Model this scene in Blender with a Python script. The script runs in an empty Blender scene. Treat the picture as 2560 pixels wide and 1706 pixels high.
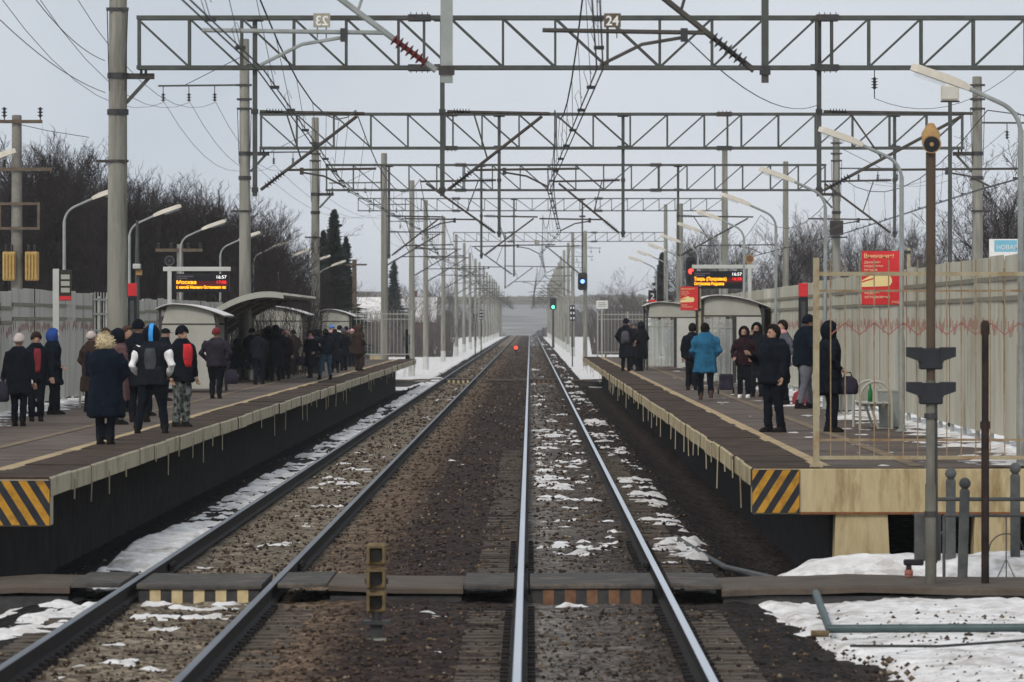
import bpy, bmesh, math, random
import numpy as np
from mathutils import Vector, Matrix, noise
random.seed(7)
R = math.radians
scene = bpy.context.scene
col = scene.collection
# ------------------------------------------------------------------ camera, sky, sun, exposure
F = 13511.0            # focal length in pixels of a 2560 px wide frame
CAMH = 2.9             # lens above the rail heads (cab of a standing train)
cam = bpy.data.cameras.new('camera'); camo = bpy.data.objects.new('camera', cam); col.objects.link(camo)
camo.location = (0, 0, CAMH); camo.rotation_euler = (R(90), 0, 0)
cam.sensor_width = 36; cam.lens = 36 * F / 2560
cam.shift_x = -45 / 2560; cam.shift_y = -47 / 2560
cam.clip_start = 1; cam.clip_end = 20000
cam.dof.use_dof = True; cam.dof.focus_distance = 105; cam.dof.aperture_fstop = 7.0
scene.camera = camo
SUN_EL, SUN_AZ = 38, 205       # overcast: a broad soft sun behind the camera, a little left
w = bpy.data.worlds.new('World'); scene.world = w; w.use_nodes = True
nt = w.node_tree; nt.nodes.clear()
out = nt.nodes.new('ShaderNodeOutputWorld')
sky = nt.nodes.new('ShaderNodeTexSky'); sky.sky_type = 'NISHITA'; sky.sun_disc = False
sky.sun_elevation = R(SUN_EL); sky.sun_rotation = R(SUN_AZ); sky.air_density = 1.2; sky.dust_density = 4
b1 = nt.nodes.new('ShaderNodeBackground'); b1.inputs[1].default_value = 0.07
nt.links.new(sky.outputs[0], b1.inputs[0])
tc = nt.nodes.new('ShaderNodeTexCoord'); mp = nt.nodes.new('ShaderNodeMapping'); mp.inputs['Scale'].default_value = (1, 1, 1.6); mp.inputs['Location'].default_value = (1.9, .4, .2)
nz = nt.nodes.new('ShaderNodeTexNoise'); nz.inputs['Scale'].default_value = 5.0; nz.inputs['Detail'].default_value = 5
rp = nt.nodes.new('ShaderNodeValToRGB')
rp.color_ramp.elements[0].position = 0.3; rp.color_ramp.elements[0].color = (0.46, 0.525, 0.60, 1)
rp.color_ramp.elements[1].position = 0.72; rp.color_ramp.elements[1].color = (0.735, 0.755, 0.80, 1)
nt.links.new(tc.outputs['Generated'], mp.inputs[0]); nt.links.new(mp.outputs[0], nz.inputs[0]); nt.links.new(nz.outputs[0], rp.inputs[0])
b2 = nt.nodes.new('ShaderNodeBackground'); b2.inputs[1].default_value = 1.25
nt.links.new(rp.outputs[0], b2.inputs[0])
mx = nt.nodes.new('ShaderNodeMixShader'); mx.inputs[0].default_value = 0.86
nt.links.new(b1.outputs[0], mx.inputs[1]); nt.links.new(b2.outputs[0], mx.inputs[2]); nt.links.new(mx.outputs[0], out.inputs[0])
sun = bpy.data.lights.new('sun', 'SUN'); sun.energy = 1.5; sun.angle = R(14); sun.color = (1, 0.92, 0.82)
so = bpy.data.objects.new('sun', sun); col.objects.link(so)
az = R(SUN_AZ); sv = Vector((math.sin(az) * math.cos(R(SUN_EL)), math.cos(az) * math.cos(R(SUN_EL)), math.sin(R(SUN_EL))))
so.rotation_euler = sv.to_track_quat('Z', 'Y').to_euler()
scene.view_settings.view_transform = 'Standard'; scene.view_settings.look = 'None'
scene.view_settings.exposure = 0.0; scene.view_settings.gamma = 1
scene.render.engine = 'CYCLES'
scene.cycles.max_bounces = 6; scene.cycles.diffuse_bounces = 3; scene.cycles.glossy_bounces = 3
scene.cycles.transparent_max_bounces = 12; scene.cycles.volume_bounces = 0

def W(px, py, D): return Vector(((px - 1325) / F * D, D, CAMH - (py - 806) / F * D))   # picture pixel at a distance
def X(px, D): return (px - 1325) / F * D
def Z(py, D): return CAMH - (py - 806) / F * D
# objects are linked together at the end of the script, which keeps the build quick
real, _queue = col, []
class _Later:
    def link(self, o): _queue.append(o)
class _Col: objects = _Later()
col = _Col()
# ------------------------------------------------------------------ materials
MATS = {}
def mat(name, c, c2=None, rough=0.8, metal=0.0, scale=6.0, bump=0.0, bscale=None, emit=None, estr=0.0, detail=6, stain=None, sscale=0.7, lo=0.35, hi=0.65, alpha=None, stretch=None, spec=None):
    if name in MATS: return MATS[name]
    m = bpy.data.materials.new(name); m.use_nodes = True
    n = m.node_tree; b = n.nodes['Principled BSDF']; L = n.links.new
    b.inputs['Base Color'].default_value = (*c, 1); b.inputs['Roughness'].default_value = rough; b.inputs['Metallic'].default_value = metal
    if spec is None: spec = .12 if rough >= .65 else .35
    if spec is not None: b.inputs['Specular IOR Level'].default_value = spec
    if alpha is not None: b.inputs['Alpha'].default_value = alpha
    if emit: b.inputs['Emission Color'].default_value = (*emit, 1); b.inputs['Emission Strength'].default_value = estr
    if c2 or bump or stain:
        g = n.nodes.new('ShaderNodeNewGeometry'); src = g.outputs['Position']
        if stretch:
            mpn = n.nodes.new('ShaderNodeMapping'); mpn.inputs['Scale'].default_value = stretch; L(src, mpn.inputs[0]); src = mpn.outputs[0]
    if c2:
        t = n.nodes.new('ShaderNodeTexNoise'); t.inputs['Scale'].default_value = scale; t.inputs['Detail'].default_value = detail; t.inputs['Roughness'].default_value = 0.65
        L(src, t.inputs['Vector'])
        r = n.nodes.new('ShaderNodeValToRGB'); r.color_ramp.elements[0].position = lo; r.color_ramp.elements[1].position = hi
        r.color_ramp.elements[0].color = (*c, 1); r.color_ramp.elements[1].color = (*c2, 1)
        L(t.outputs[0], r.inputs[0]); cur = r.outputs[0]
        if stain:
            t2 = n.nodes.new('ShaderNodeTexNoise'); t2.inputs['Scale'].default_value = sscale; t2.inputs['Detail'].default_value = 7; t2.inputs['Roughness'].default_value = 0.7
            L(src, t2.inputs['Vector'])
            r2 = n.nodes.new('ShaderNodeValToRGB'); r2.color_ramp.elements[0].position = 0.5; r2.color_ramp.elements[1].position = 0.72
            L(t2.outputs[0], r2.inputs[0])
            mixn = n.nodes.new('ShaderNodeMixRGB'); mixn.inputs[2].default_value = (*stain, 1)
            L(r2.outputs[0], mixn.inputs[0]); L(cur, mixn.inputs[1]); cur = mixn.outputs[0]
        L(cur, b.inputs['Base Color'])
    if bump:
        t3 = n.nodes.new('ShaderNodeTexNoise'); t3.inputs['Scale'].default_value = bscale or scale * 3; t3.inputs['Detail'].default_value = 5
        L(src, t3.inputs['Vector'])
        bp = n.nodes.new('ShaderNodeBump'); bp.inputs['Strength'].default_value = bump; bp.inputs['Distance'].default_value = 0.03
        L(t3.outputs[0], bp.inputs['Height']); L(bp.outputs[0], b.inputs['Normal'])
    MATS[name] = m; return m
M = dict(
 concrete=mat('concrete', (.20,.20,.172), (.30,.292,.252), .9, scale=3, bump=.3, stain=(.115,.105,.085), sscale=2.2, stretch=(1.6,1.6,.16)),
 concrete_dark=mat('concrete_dark', (.16,.155,.14), (.25,.24,.21), .9, scale=3, bump=.3, stain=(.10,.09,.08)),
 soil_dark=mat('painted_void_shade', (.012,.012,.014), (.035,.031,.028), .9, scale=3),  # near-black colour standing in for the shade beneath the platforms
 galv=mat('galvanised', (.056,.063,.057), (.095,.105,.095), .6, .2, scale=4, stain=(.045,.036,.028), sscale=2),
 galv_light=mat('galvanised_light', (.24,.26,.245), (.33,.35,.335), .5, .2, scale=4),
 steel_dark=mat('steel_dark', (.032,.034,.036), (.06,.06,.058), .6, .2, scale=6, stain=(.07,.045,.03)),
 steel_bare=mat('steel_brown', (.05,.046,.04), (.085,.077,.066), .6, .2, scale=6, stain=(.06,.042,.03)),
 wire=mat('wire', (.028,.03,.03), rough=.6),
 porcelain=mat('insulator_dark', (.02,.018,.018), (.035,.03,.028), .3, scale=9),
 silicone_red=mat('insulator_red', (.10,.012,.011), (.15,.022,.017), .4, scale=9),
 ceramic=mat('insulator_pale', (.28,.255,.2), (.35,.32,.26), .4, scale=9),
 lamp_white=mat('lamp_white', (.52,.48,.40), (.62,.58,.5), .5, scale=5),
 rail_side=mat('rail_side', (.014,.013,.014), (.028,.023,.021), .8, .0, scale=5),
 rail_top=mat('rail_top', (.62,.66,.72), (.7,.73,.78), .28, .9, scale=2, stretch=(1,.1,1)),
 rail_top_dull=mat('rail_top_dull', (.12,.13,.145), (.18,.19,.21), .5, .7, scale=2, stretch=(1,.1,1)),
 sleeper=mat('sleeper_concrete', (.075,.062,.05), (.13,.11,.09), .9, scale=9, bump=.3, stain=(.05,.035,.028)),
 asphalt=mat('platform_asphalt', (.088,.066,.051), (.155,.122,.10), .7, scale=1.1, bump=.25, bscale=22, stain=(.04,.029,.023), sscale=.45, spec=.06),
 edge_top=mat('platform_edge_top', (.034,.024,.018), (.085,.06,.044), .8, scale=2.5, bump=.4, bscale=18, stain=(.085,.06,.043), sscale=.9, spec=.05),
 fascia=mat('platform_fascia', (.44,.36,.21), (.52,.44,.28), .85, scale=3, bump=.3, stain=(.19,.12,.065), sscale=1.3, stretch=(1,1,.6)),
 fascia_left=mat('platform_fascia_left', (.40,.35,.24), (.48,.43,.32), .85, scale=3, bump=.3, stain=(.22,.175,.12), sscale=1.2, stretch=(1,1,.6)),
 cream=mat('cream_concrete', (.44,.355,.195), (.52,.435,.265), .85, scale=5, bump=.25, stain=(.25,.175,.085), sscale=2.2, stretch=(2.4,2.4,.45)),
 rust=mat('rust', (.16,.06,.025), (.26,.11,.05), .85, scale=8, bump=.3),
 line=mat('platform_line', (.36,.26,.135), (.45,.34,.195), .8, scale=3, stain=(.15,.11,.075), sscale=1.5, lo=.3, hi=.5),
 line_faint=mat('platform_line_faint', (.16,.12,.075), (.24,.18,.115), .8, scale=2, stain=(.08,.06,.047), sscale=1.2),
 hazard_yellow=mat('hazard_yellow', (.42,.21,.025), (.54,.29,.045), .75, scale=6, stain=(.20,.10,.025), sscale=4.5),
 hazard_black=mat('hazard_black', (.02,.024,.032), (.035,.038,.045), .7, scale=6),
 fence_sheet=mat('fence_sheet', (.42,.405,.33), (.49,.475,.40), .7, scale=1.2, stain=(.30,.28,.20), sscale=.8, stretch=(1,1,.3)),
 fence_sheet_b=mat('fence_sheet_b', (.385,.37,.30), (.455,.44,.37), .7, scale=1.6, stain=(.25,.22,.15), sscale=1.1, stretch=(1,1,.25)),
 fence_sheet_c=mat('fence_sheet_c', (.44,.43,.36), (.51,.50,.43), .7, scale=1.4, stain=(.32,.30,.235), sscale=1.3, stretch=(1,1,.25)),
 fence_conc=mat('fence_pale_sheet', (.49,.475,.42), (.57,.555,.50), .8, scale=1.2, stain=(.29,.27,.22), sscale=.8, stretch=(1,1,.3)),
 fence_rail=mat('fence_rail', (.20,.185,.14), (.28,.26,.2), .8, scale=4),
 fence_post=mat('fence_post', (.31,.32,.29), (.4,.41,.37), .6, .1, scale=3),
 red_paint=mat('red_paint', (.33,.115,.095), (.40,.17,.14), .7, scale=8),
 rail_cream=mat('railing_cream', (.36,.31,.195), (.44,.385,.26), .7, scale=5, stain=(.28,.15,.06), sscale=3),
 rail_rust=mat('railing_rusty', (.26,.18,.105), (.36,.285,.185), .8, scale=9, stain=(.22,.10,.045), sscale=4),
 grey_paint=mat('grey_paint', (.075,.08,.08), (.12,.125,.122), .7, scale=6, stain=(.055,.055,.055)),
 pole_brown=mat('pole_brown', (.07,.05,.035), (.115,.085,.06), .75, scale=4, stain=(.06,.04,.03), sscale=2, stretch=(1,1,.3)),
 pole_grey=mat('pole_grey_green', (.10,.10,.085), (.17,.165,.14), .75, scale=4, stain=(.1,.08,.06), sscale=2.5, stretch=(1,1,.4)),
 pole_dark=mat('pole_dark_rust', (.02,.014,.013), (.042,.028,.024), .75, scale=6),
 black=mat('black_plastic', (.010,.012,.016), (.016,.018,.022), .55, scale=6),
 screen=mat('screen_black', (.008,.009,.012), rough=.35),
 speaker_tan=mat('speaker_tan', (.34,.2,.08), (.45,.29,.13), .7, scale=10),
 red_sign=mat('red_sign', (.60,.025,.03), (.68,.035,.04), .5, scale=3),
 sign_cream=mat('sign_cream', (.86,.72,.46), rough=.5), sign_yellow=mat('sign_pale_yellow', (.86,.70,.32), rough=.5),
 sign_white=mat('sign_white', (.78,.78,.75), (.7,.7,.67), .6, scale=6), sign_blue=mat('sign_blue', (.16,.42,.55), (.2,.47,.6), .5, scale=3),
 led_amber=mat('led_amber', (.2,.1,0), rough=.5, emit=(1,.42,.015), estr=2.2), led_red=mat('led_red', (.2,0,0), rough=.5, emit=(1,.03,.03), estr=1.8),
 led_white=mat('led_white', (.5,.5,.5), rough=.5, emit=(1,1,1), estr=1.3), led_dim=mat('led_dim', (.11,.10,.12), rough=.5), led_maroon=mat('led_maroon', (.12,.008,.012), rough=.4),
 sig_blue=mat('signal_blue', (.1,.2,1), rough=.4, emit=(.12,.28,1), estr=5), sig_green=mat('signal_green', (0,.6,.3), rough=.4, emit=(.1,1,.5), estr=3.5),
 sig_red=mat('signal_red', (.6,0,0), rough=.4, emit=(1,.04,.03), estr=4.5),
 dwarf_yellow=mat('dwarf_yellow', (.115,.083,.042), (.19,.145,.08), .7, scale=12, stain=(.22,.14,.06), sscale=6),
 glass_dark=mat('glass_dark', (.03,.028,.022), rough=.15),
 deck_grey=mat('crossing_rubber', (.048,.045,.043), (.085,.078,.07), .8, scale=6, bump=.3, stain=(.17,.14,.11), sscale=2),
 deck_path=mat('crossing_path', (.08,.064,.05), (.135,.112,.09), .85, scale=4, bump=.4, stain=(.05,.038,.03), sscale=2),
 stripe_yellow=mat('worn_yellow', (.56,.44,.24), (.65,.54,.33), .75, scale=9, stain=(.4,.28,.13), sscale=4),
 stripe_brown=mat('worn_orange_brown', (.16,.085,.05), (.24,.13,.075), .8, scale=12, stain=(.10,.06,.045), sscale=5),
 stripe_dark=mat('dark_rubber', (.045,.045,.048), (.075,.072,.07), .8, scale=8),
 snow=mat('snow', (.60,.575,.55), (.86,.85,.84), .9, scale=3.2, bump=.6, bscale=11, stain=(.30,.26,.22), sscale=1.9, lo=.35, hi=.66),
 pipe=mat('pipe_teal', (.045,.075,.075), (.075,.11,.11), .5, .2, scale=5),
 yellow_box=mat('transformer_yellow', (.36,.235,.075), (.46,.32,.13), .7, scale=5),
 wood_brown=mat('wood_brown', (.10,.075,.055), (.15,.12,.09), .8, scale=6),
 canopy_under=mat('canopy_brown', (.06,.045,.035), (.09,.07,.055), .7, scale=3),
 panel_white=mat('shelter_panel', (.46,.47,.44), (.53,.54,.51), .6, scale=2),
 panel_grey=mat('shelter_panel_grey', (.36,.36,.315), (.43,.43,.38), .6, scale=2),
 glass=mat('shelter_glass', (.75,.8,.78), rough=.08, alpha=.22),
 bark=mat('bark', (.018,.016,.016), (.036,.031,.029), .9, scale=3), twig=mat('twig', (.018,.016,.017), (.042,.034,.032), .9, scale=1.2),
 bark_pale=mat('bark_pale', (.085,.078,.07), (.13,.12,.11), .9, scale=3), twig_pale=mat('twig_grey', (.07,.063,.06), (.115,.10,.095), .9, scale=1.2),
 needles=mat('spruce_needles', (.016,.026,.022), (.032,.046,.038), .9, scale=2),
 far_wood=mat('far_wood', (.03,.04,.05), (.05,.06,.07), .9, scale=.05),
 brick_red=mat('house_red', (.16,.05,.04), (.21,.075,.06), .85, scale=2), roof_grey=mat('house_roof', (.35,.37,.4), (.42,.44,.46), .8, scale=1),
 skin=mat('skin', (.38,.22,.155), (.44,.27,.19), .6, scale=30), green_leaf=mat('leaf_green', (.2,.38,.04), (.3,.5,.07), .6, scale=20),
 bottle=mat('bottle_green', (.02,.16,.05), rough=.2),
)
# ------------------------------------------------------------------ mesh builder
class MB:
    def __init__(s): s.v = []; s.f = []; s.mi = []; s.cur = 0
    def m(s, i): s.cur = i; return s
    def add(s, vs, fs):
        o = len(s.v); s.v += [tuple(p) for p in vs]; s.f += [tuple(i + o for i in q) for q in fs]; s.mi += [s.cur] * len(fs); return s
    def box(s, x0, x1, y0, y1, z0, z1):
        return s.add([(x0,y0,z0),(x1,y0,z0),(x1,y1,z0),(x0,y1,z0),(x0,y0,z1),(x1,y0,z1),(x1,y1,z1),(x0,y1,z1)],
                     [(0,3,2,1),(4,5,6,7),(0,1,5,4),(1,2,6,5),(2,3,7,6),(3,0,4,7)])
    def cbox(s, c, sx, sy, sz): return s.box(c[0]-sx/2, c[0]+sx/2, c[1]-sy/2, c[1]+sy/2, c[2]-sz/2, c[2]+sz/2)
    def bbox(s, x0, x1, y0, y1, z0, z1, b=.01):      # bevelled (chamfered) box
        bm = bmesh.new(); bmesh.ops.create_cube(bm, size=1)
        for v in bm.verts: v.co = ((x0+x1)/2 + v.co.x*(x1-x0), (y0+y1)/2 + v.co.y*(y1-y0), (z0+z1)/2 + v.co.z*(z1-z0))
        bmesh.ops.bevel(bm, geom=bm.edges[:], offset=b, segments=1, affect='EDGES')
        bm.verts.index_update(); s.add([v.co[:] for v in bm.verts], [[v.index for v in f.verts] for f in bm.faces]); bm.free(); return s
    def tube(s, pts, r, seg=6, cap=True):
        pts = [Vector(p) for p in pts]; n = len(pts); rs = r if isinstance(r, (list, tuple)) else [r] * n
        vs = []; up = None
        for i, p in enumerate(pts):
            d = (pts[min(i+1, n-1)] - pts[max(i-1, 0)]).normalized()
            if up is None: up = Vector((0,0,1)) if abs(d.z) < .9 else Vector((0,1,0))
            a = d.cross(up)
            if a.length < 1e-4: a = d.cross(Vector((1,.3,0)))
            a.normalize(); b = a.cross(d)
            for k in range(seg):
                t = 2*math.pi*(k+.5)/seg; vs.append(p + (a*math.cos(t) + b*math.sin(t)) * rs[i])
        fs = [(i*seg+k, i*seg+(k+1) % seg, (i+1)*seg+(k+1) % seg, (i+1)*seg+k) for i in range(n-1) for k in range(seg)]
        if cap: fs += [tuple(range(seg))[::-1], tuple(range((n-1)*seg, n*seg))]
        return s.add(vs, fs)
    def bar(s, p0, p1, w): return s.tube([p0, p1], w*.7071, 4)
    def lathe(s, prof, c=(0,0,0), seg=12, axis=None):
        vs = []; q = Vector((0,0,1)).rotation_difference(Vector(axis)) if axis else None
        for r, z in prof:
            for k in range(seg):
                t = 2*math.pi*k/seg; p = Vector((r*math.cos(t), r*math.sin(t), z))
                if q: p = q @ p
                vs.append(p + Vector(c))
        n = len(prof)
        fs = [(i*seg+k, i*seg+(k+1) % seg, (i+1)*seg+(k+1) % seg, (i+1)*seg+k) for i in range(n-1) for k in range(seg)]
        fs += [tuple(range(seg))[::-1], tuple(range((n-1)*seg, n*seg))]
        return s.add(vs, fs)
    def prism(s, poly, fn, d0, d1):                  # poly of (a,b); fn(a,b,d)->xyz
        n = len(poly); vs = [fn(a, b, d0) for a, b in poly] + [fn(a, b, d1) for a, b in poly]
        fs = [(i, (i+1) % n, n+(i+1) % n, n+i) for i in range(n)] + [tuple(range(n))[::-1], tuple(range(n, 2*n))]
        return s.add(vs, fs)
    def loft(s, rings):                              # rings of equal point counts
        k = len(rings[0]); vs = [p for r in rings for p in r]; n = len(rings)
        fs = [(i*k+j, i*k+(j+1) % k, (i+1)*k+(j+1) % k, (i+1)*k+j) for i in range(n-1) for j in range(k)]
        fs += [tuple(range(k))[::-1], tuple(range((n-1)*k, n*k))]
        return s.add(vs, fs)
    def mesh(s, name, mats):
        me = bpy.data.meshes.new(name); me.from_pydata(s.v, [], s.f)
        for q in (mats if isinstance(mats, (list, tuple)) else [mats]): me.materials.append(M[q] if isinstance(q, str) else q)
        if any(s.mi): me.polygons.foreach_set('material_index', s.mi)
        return me
    def build(s, name, mats, parent=None, smooth=False, kind=None, loc=None):
        me = s.mesh(name, mats)
        bm = bmesh.new(); bm.from_mesh(me); bmesh.ops.recalc_face_normals(bm, faces=bm.faces[:]); bm.to_mesh(me); bm.free()
        if smooth:
            me.polygons.foreach_set('use_smooth', [True] * len(me.polygons))
            if smooth == 'auto': me.set_sharp_from_angle(angle=R(40))
        return obj(name, me, parent, kind, loc)
def obj(name, me, parent=None, kind=None, loc=None):
    o = bpy.data.objects.new(name, me); col.objects.link(o)
    if parent: o.parent = parent
    if loc is not None: o.location = loc
    if kind: o['kind'] = kind
    return o
def tag(o, label, cat, group=None, kind=None):
    o['label'] = label; o['category'] = cat
    if group: o['group'] = group
    if kind: o['kind'] = kind
    return o
def thing(name, loc, label, cat, group=None, rz=0):
    o = bpy.data.objects.new(name, None); col.objects.link(o); o.location = loc; o.rotation_euler = (0, 0, rz); o.empty_display_size = .2
    return tag(o, label, cat, group)
def copy_tree(o, loc=None, rz=None, label=None, parent=None, scale=None):
    c = o.copy(); col.objects.link(c); c.parent = parent
    if loc is not None: c.location = loc
    if rz is not None: c.rotation_euler = (0, 0, rz)
    if scale is not None: c.scale = scale
    if label: c['label'] = label
    for ch in o.children: copy_tree(ch, parent=c)
    return c
def text(name, body, size, mats, parent, loc, mirror=False, align='LEFT', sx=1.0, bold=0.0):
    cu = bpy.data.curves.new(name, 'FONT'); cu.body = body; cu.size = size; cu.extrude = .003; cu.align_x = align; cu.offset = bold
    to = bpy.data.objects.new(name, cu); real.objects.link(to)
    dg = bpy.context.evaluated_depsgraph_get(); me = bpy.data.meshes.new_from_object(to.evaluated_get(dg))
    bpy.data.objects.remove(to); me.materials.clear(); me.materials.append(M[mats]); me.name = name
    o = obj(name, me, parent); o.location = loc; o.rotation_euler = (R(90), 0, 0); o.scale = (-sx if mirror else sx, 1, 1)
    return o
def ins_profile(L, r, n, core=.4):
    p = [(r*core, 0)]
    for i in range(n):
        z = L*(i+.25)/n; p += [(r*core, z), (r, z+L/n*.2), (r, z+L/n*.34), (r*core, z+L/n*.5)]
    return p + [(r*core, L)]
def ins(mb, p0, p1, r=.055, n=6, seg=10):
    p0 = Vector(p0); p1 = Vector(p1); return mb.lathe(ins_profile((p1-p0).length, r, n), p0, seg, (p1-p0).normalized())
# ------------------------------------------------------------------ terrain
def dz(y):                                           # the line drops over a crest beyond 1.25 km, the land rises far off
    pts = [(0,0),(1250,0),(1450,-3.0),(1750,-6.5),(2400,-3),(3200,6),(5200,22),(9000,24)]
    for (a, za), (b, zb) in zip(pts, pts[1:]):
        if y <= b: t = (y-a)/(b-a); return za + (zb-za)*t
    return pts[-1][1]
def grid_mesh(name, xs, ys, fz, m, kind='structure', smooth=True):
    nx, ny = len(xs), len(ys)
    co = np.zeros((ny, nx, 3)); co[:,:,0] = xs[None,:]; co[:,:,1] = ys[:,None]; co[:,:,2] = fz(co[:,:,0], co[:,:,1])
    i = (np.arange(ny-1)[:,None]*nx + np.arange(nx-1)[None,:]).ravel()
    f = np.stack([i, i+1, i+nx+1, i+nx], 1)
    me = bpy.data.meshes.new(name); me.vertices.add(nx*ny); me.vertices.foreach_set('co', co.ravel())
    me.loops.add(f.size); me.loops.foreach_set('vertex_index', f.ravel().astype(np.int32))
    me.polygons.add(len(f)); me.polygons.foreach_set('loop_start', np.arange(0, f.size, 4, dtype=np.int32)); me.polygons.foreach_set('loop_total', np.full(len(f), 4, np.int32))
    me.update(); me.validate(); me.materials.append(m)
    if smooth: me.polygons.foreach_set('use_smooth', [True]*len(f))
    return obj(name, me, None, kind)
_rng = np.random.RandomState(3)
def vnoise(x, y, s, seed=0):                          # smooth value noise on arrays
    r = np.random.RandomState(seed); T = r.rand(256, 256)
    u = x/s + 37.3; v = y/s + 11.7; i = np.floor(u).astype(int); j = np.floor(v).astype(int); a = u-i; b = v-j
    a = a*a*(3-2*a); b = b*b*(3-2*b); g = lambda p, q: T[p % 256, q % 256]
    return (g(i,j)*(1-a)+g(i+1,j)*a)*(1-b) + (g(i,j+1)*(1-a)+g(i+1,j+1)*a)*b
def fbm(x, y, s, seed=0, o=4):
    t = 0; A = 0
    for k in range(o): t = t + vnoise(x, y, s/2**k, seed+k)*.55**k; A += .55**k
    return t/A
dzv = np.vectorize(dz)
TL, TR = -3.66, .69                                   # track centres
EL, ER = -5.51, 2.73                                  # platform edges
LY0, LY1, RY0, RY1 = 62.2, 262.0, 66.8, 280.0         # platform ends
PZ = 1.1                                              # platform level
FL, FR = -10.45, 6.8                                  # fence lines
def sm(a, b, t): u = np.clip((t-a)/(b-a), 0, 1); return u*u*(3-2*u)
def ballast_z(x, y):
    z = np.full(x.shape, -.215)
    z = z + .035*sm(.75, 1.0, np.abs(x-TR))*0
    mid = np.exp(-((x-(-1.45))/.7)**2)*.05
    z = z + mid - .28*sm(1.45, 2.6, x-TR)*(y > 64) - .10*sm(1.5, 2.4, x-TR)*(y <= 64) - .28*sm(1.6, 2.8, TL-x)
    z = z + .07*sm(3.1, 4.2, x)*(y <= 66)
    z = z + .34*sm(2.6, 3.4, x)*sm(62.2, 63.6, y)*(1-sm(66.9, 68.5, y))
    z = z + (fbm(x, y, .35, 5, 3)-.5)*.075 + (vnoise(x, y, .09, 9)-.5)*.035
    return z + dzv(y[:,0])[:,None]
ys = [36.0]
while ys[-1] < 1500: ys.append(ys[-1] + max(.05, ys[-1]**2/(5404*2.9)*.62))
ys = np.array(ys)
xs = np.concatenate([np.linspace(-14, -6.2, 60), np.linspace(-6.15, 5.6, 260), np.linspace(5.7, 13, 50)])
def ballast_mat():
    m = bpy.data.materials.new('ballast'); m.use_nodes = True; n = m.node_tree; L = n.links.new; b = n.nodes['Principled BSDF']
    b.inputs['Roughness'].default_value = .9; b.inputs['Specular IOR Level'].default_value = .08
    g = n.nodes.new('ShaderNodeNewGeometry'); sx = n.nodes.new('ShaderNodeSeparateXYZ'); L(g.outputs['Position'], sx.inputs[0])
    wob = n.nodes.new('ShaderNodeTexNoise'); wob.inputs['Scale'].default_value = 1.3; wob.inputs['Detail'].default_value = 5; L(g.outputs['Position'], wob.inputs['Vector'])
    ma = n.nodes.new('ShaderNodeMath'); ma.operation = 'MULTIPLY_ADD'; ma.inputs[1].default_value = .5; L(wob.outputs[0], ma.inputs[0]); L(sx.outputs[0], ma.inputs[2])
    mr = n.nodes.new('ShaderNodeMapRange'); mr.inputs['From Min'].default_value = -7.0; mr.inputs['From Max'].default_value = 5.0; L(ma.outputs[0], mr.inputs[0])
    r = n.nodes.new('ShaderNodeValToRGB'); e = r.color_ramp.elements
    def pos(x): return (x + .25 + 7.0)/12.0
    stops = [(-6.8,(.009,.009,.010)),(-5.4,(.012,.011,.011)),(-4.6,(.035,.028,.023)),(-4.25,(.15,.122,.088)),(-3.1,(.16,.13,.095)),(-2.5,(.12,.084,.057)),(-2.0,(.095,.063,.042)),(-1.7,(.034,.023,.019)),(-.3,(.03,.021,.018)),(.1,(.15,.135,.12)),(.6,(.10,.086,.075)),(1.3,(.05,.04,.034)),(1.7,(.026,.02,.017)),(2.7,(.02,.016,.015)),(4.5,(.075,.055,.042))]  # leftmost near-black stops paint under-platform shade into the bed
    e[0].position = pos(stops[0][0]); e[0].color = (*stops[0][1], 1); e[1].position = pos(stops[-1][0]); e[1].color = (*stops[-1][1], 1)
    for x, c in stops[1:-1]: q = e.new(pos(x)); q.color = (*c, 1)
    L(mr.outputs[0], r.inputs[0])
    v = n.nodes.new('ShaderNodeTexVoronoi'); v.inputs['Scale'].default_value = 16; L(g.outputs['Position'], v.inputs['Vector'])
    hs = n.nodes.new('ShaderNodeSeparateColor'); L(v.outputs['Color'], hs.inputs[0])
    mr2 = n.nodes.new('ShaderNodeMapRange'); mr2.inputs['To Min'].default_value = .4; mr2.inputs['To Max'].default_value = 1.75; L(hs.outputs[0], mr2.inputs[0])
    mul = n.nodes.new('ShaderNodeMixRGB'); mul.blend_type = 'MULTIPLY'; mul.inputs[0].default_value = 1; L(r.outputs[0], mul.inputs[1]); L(mr2.outputs[0], mul.inputs[2]); L(mul.outputs[0], b.inputs['Base Color'])
    big = n.nodes.new('ShaderNodeTexNoise'); big.inputs['Scale'].default_value = 1.1; big.inputs['Detail'].default_value = 8; big.inputs['Roughness'].default_value = .75; L(g.outputs['Position'], big.inputs['Vector'])
    mr3 = n.nodes.new('ShaderNodeMapRange'); mr3.inputs['From Min'].default_value = .3; mr3.inputs['From Max'].default_value = .7; mr3.inputs['To Min'].default_value = .45; mr3.inputs['To Max'].default_value = 1.6; L(big.outputs[0], mr3.inputs[0])
    mul2 = n.nodes.new('ShaderNodeMixRGB'); mul2.blend_type = 'MULTIPLY'; mul2.inputs[0].default_value = 1; L(mul.outputs[0], mul2.inputs[1]); L(mr3.outputs[0], mul2.inputs[2]); L(mul2.outputs[0], b.inputs['Base Color'])
    bp = n.nodes.new('ShaderNodeBump'); bp.inputs['Strength'].default_value = .9; bp.inputs['Distance'].default_value = .03; L(v.outputs['Distance'], bp.inputs['Height']); bp.invert = True; L(bp.outputs[0], b.inputs['Normal'])
    return m
BAL = ballast_mat()
grid_mesh('ballast_bed', xs, ys, ballast_z, BAL)
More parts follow.
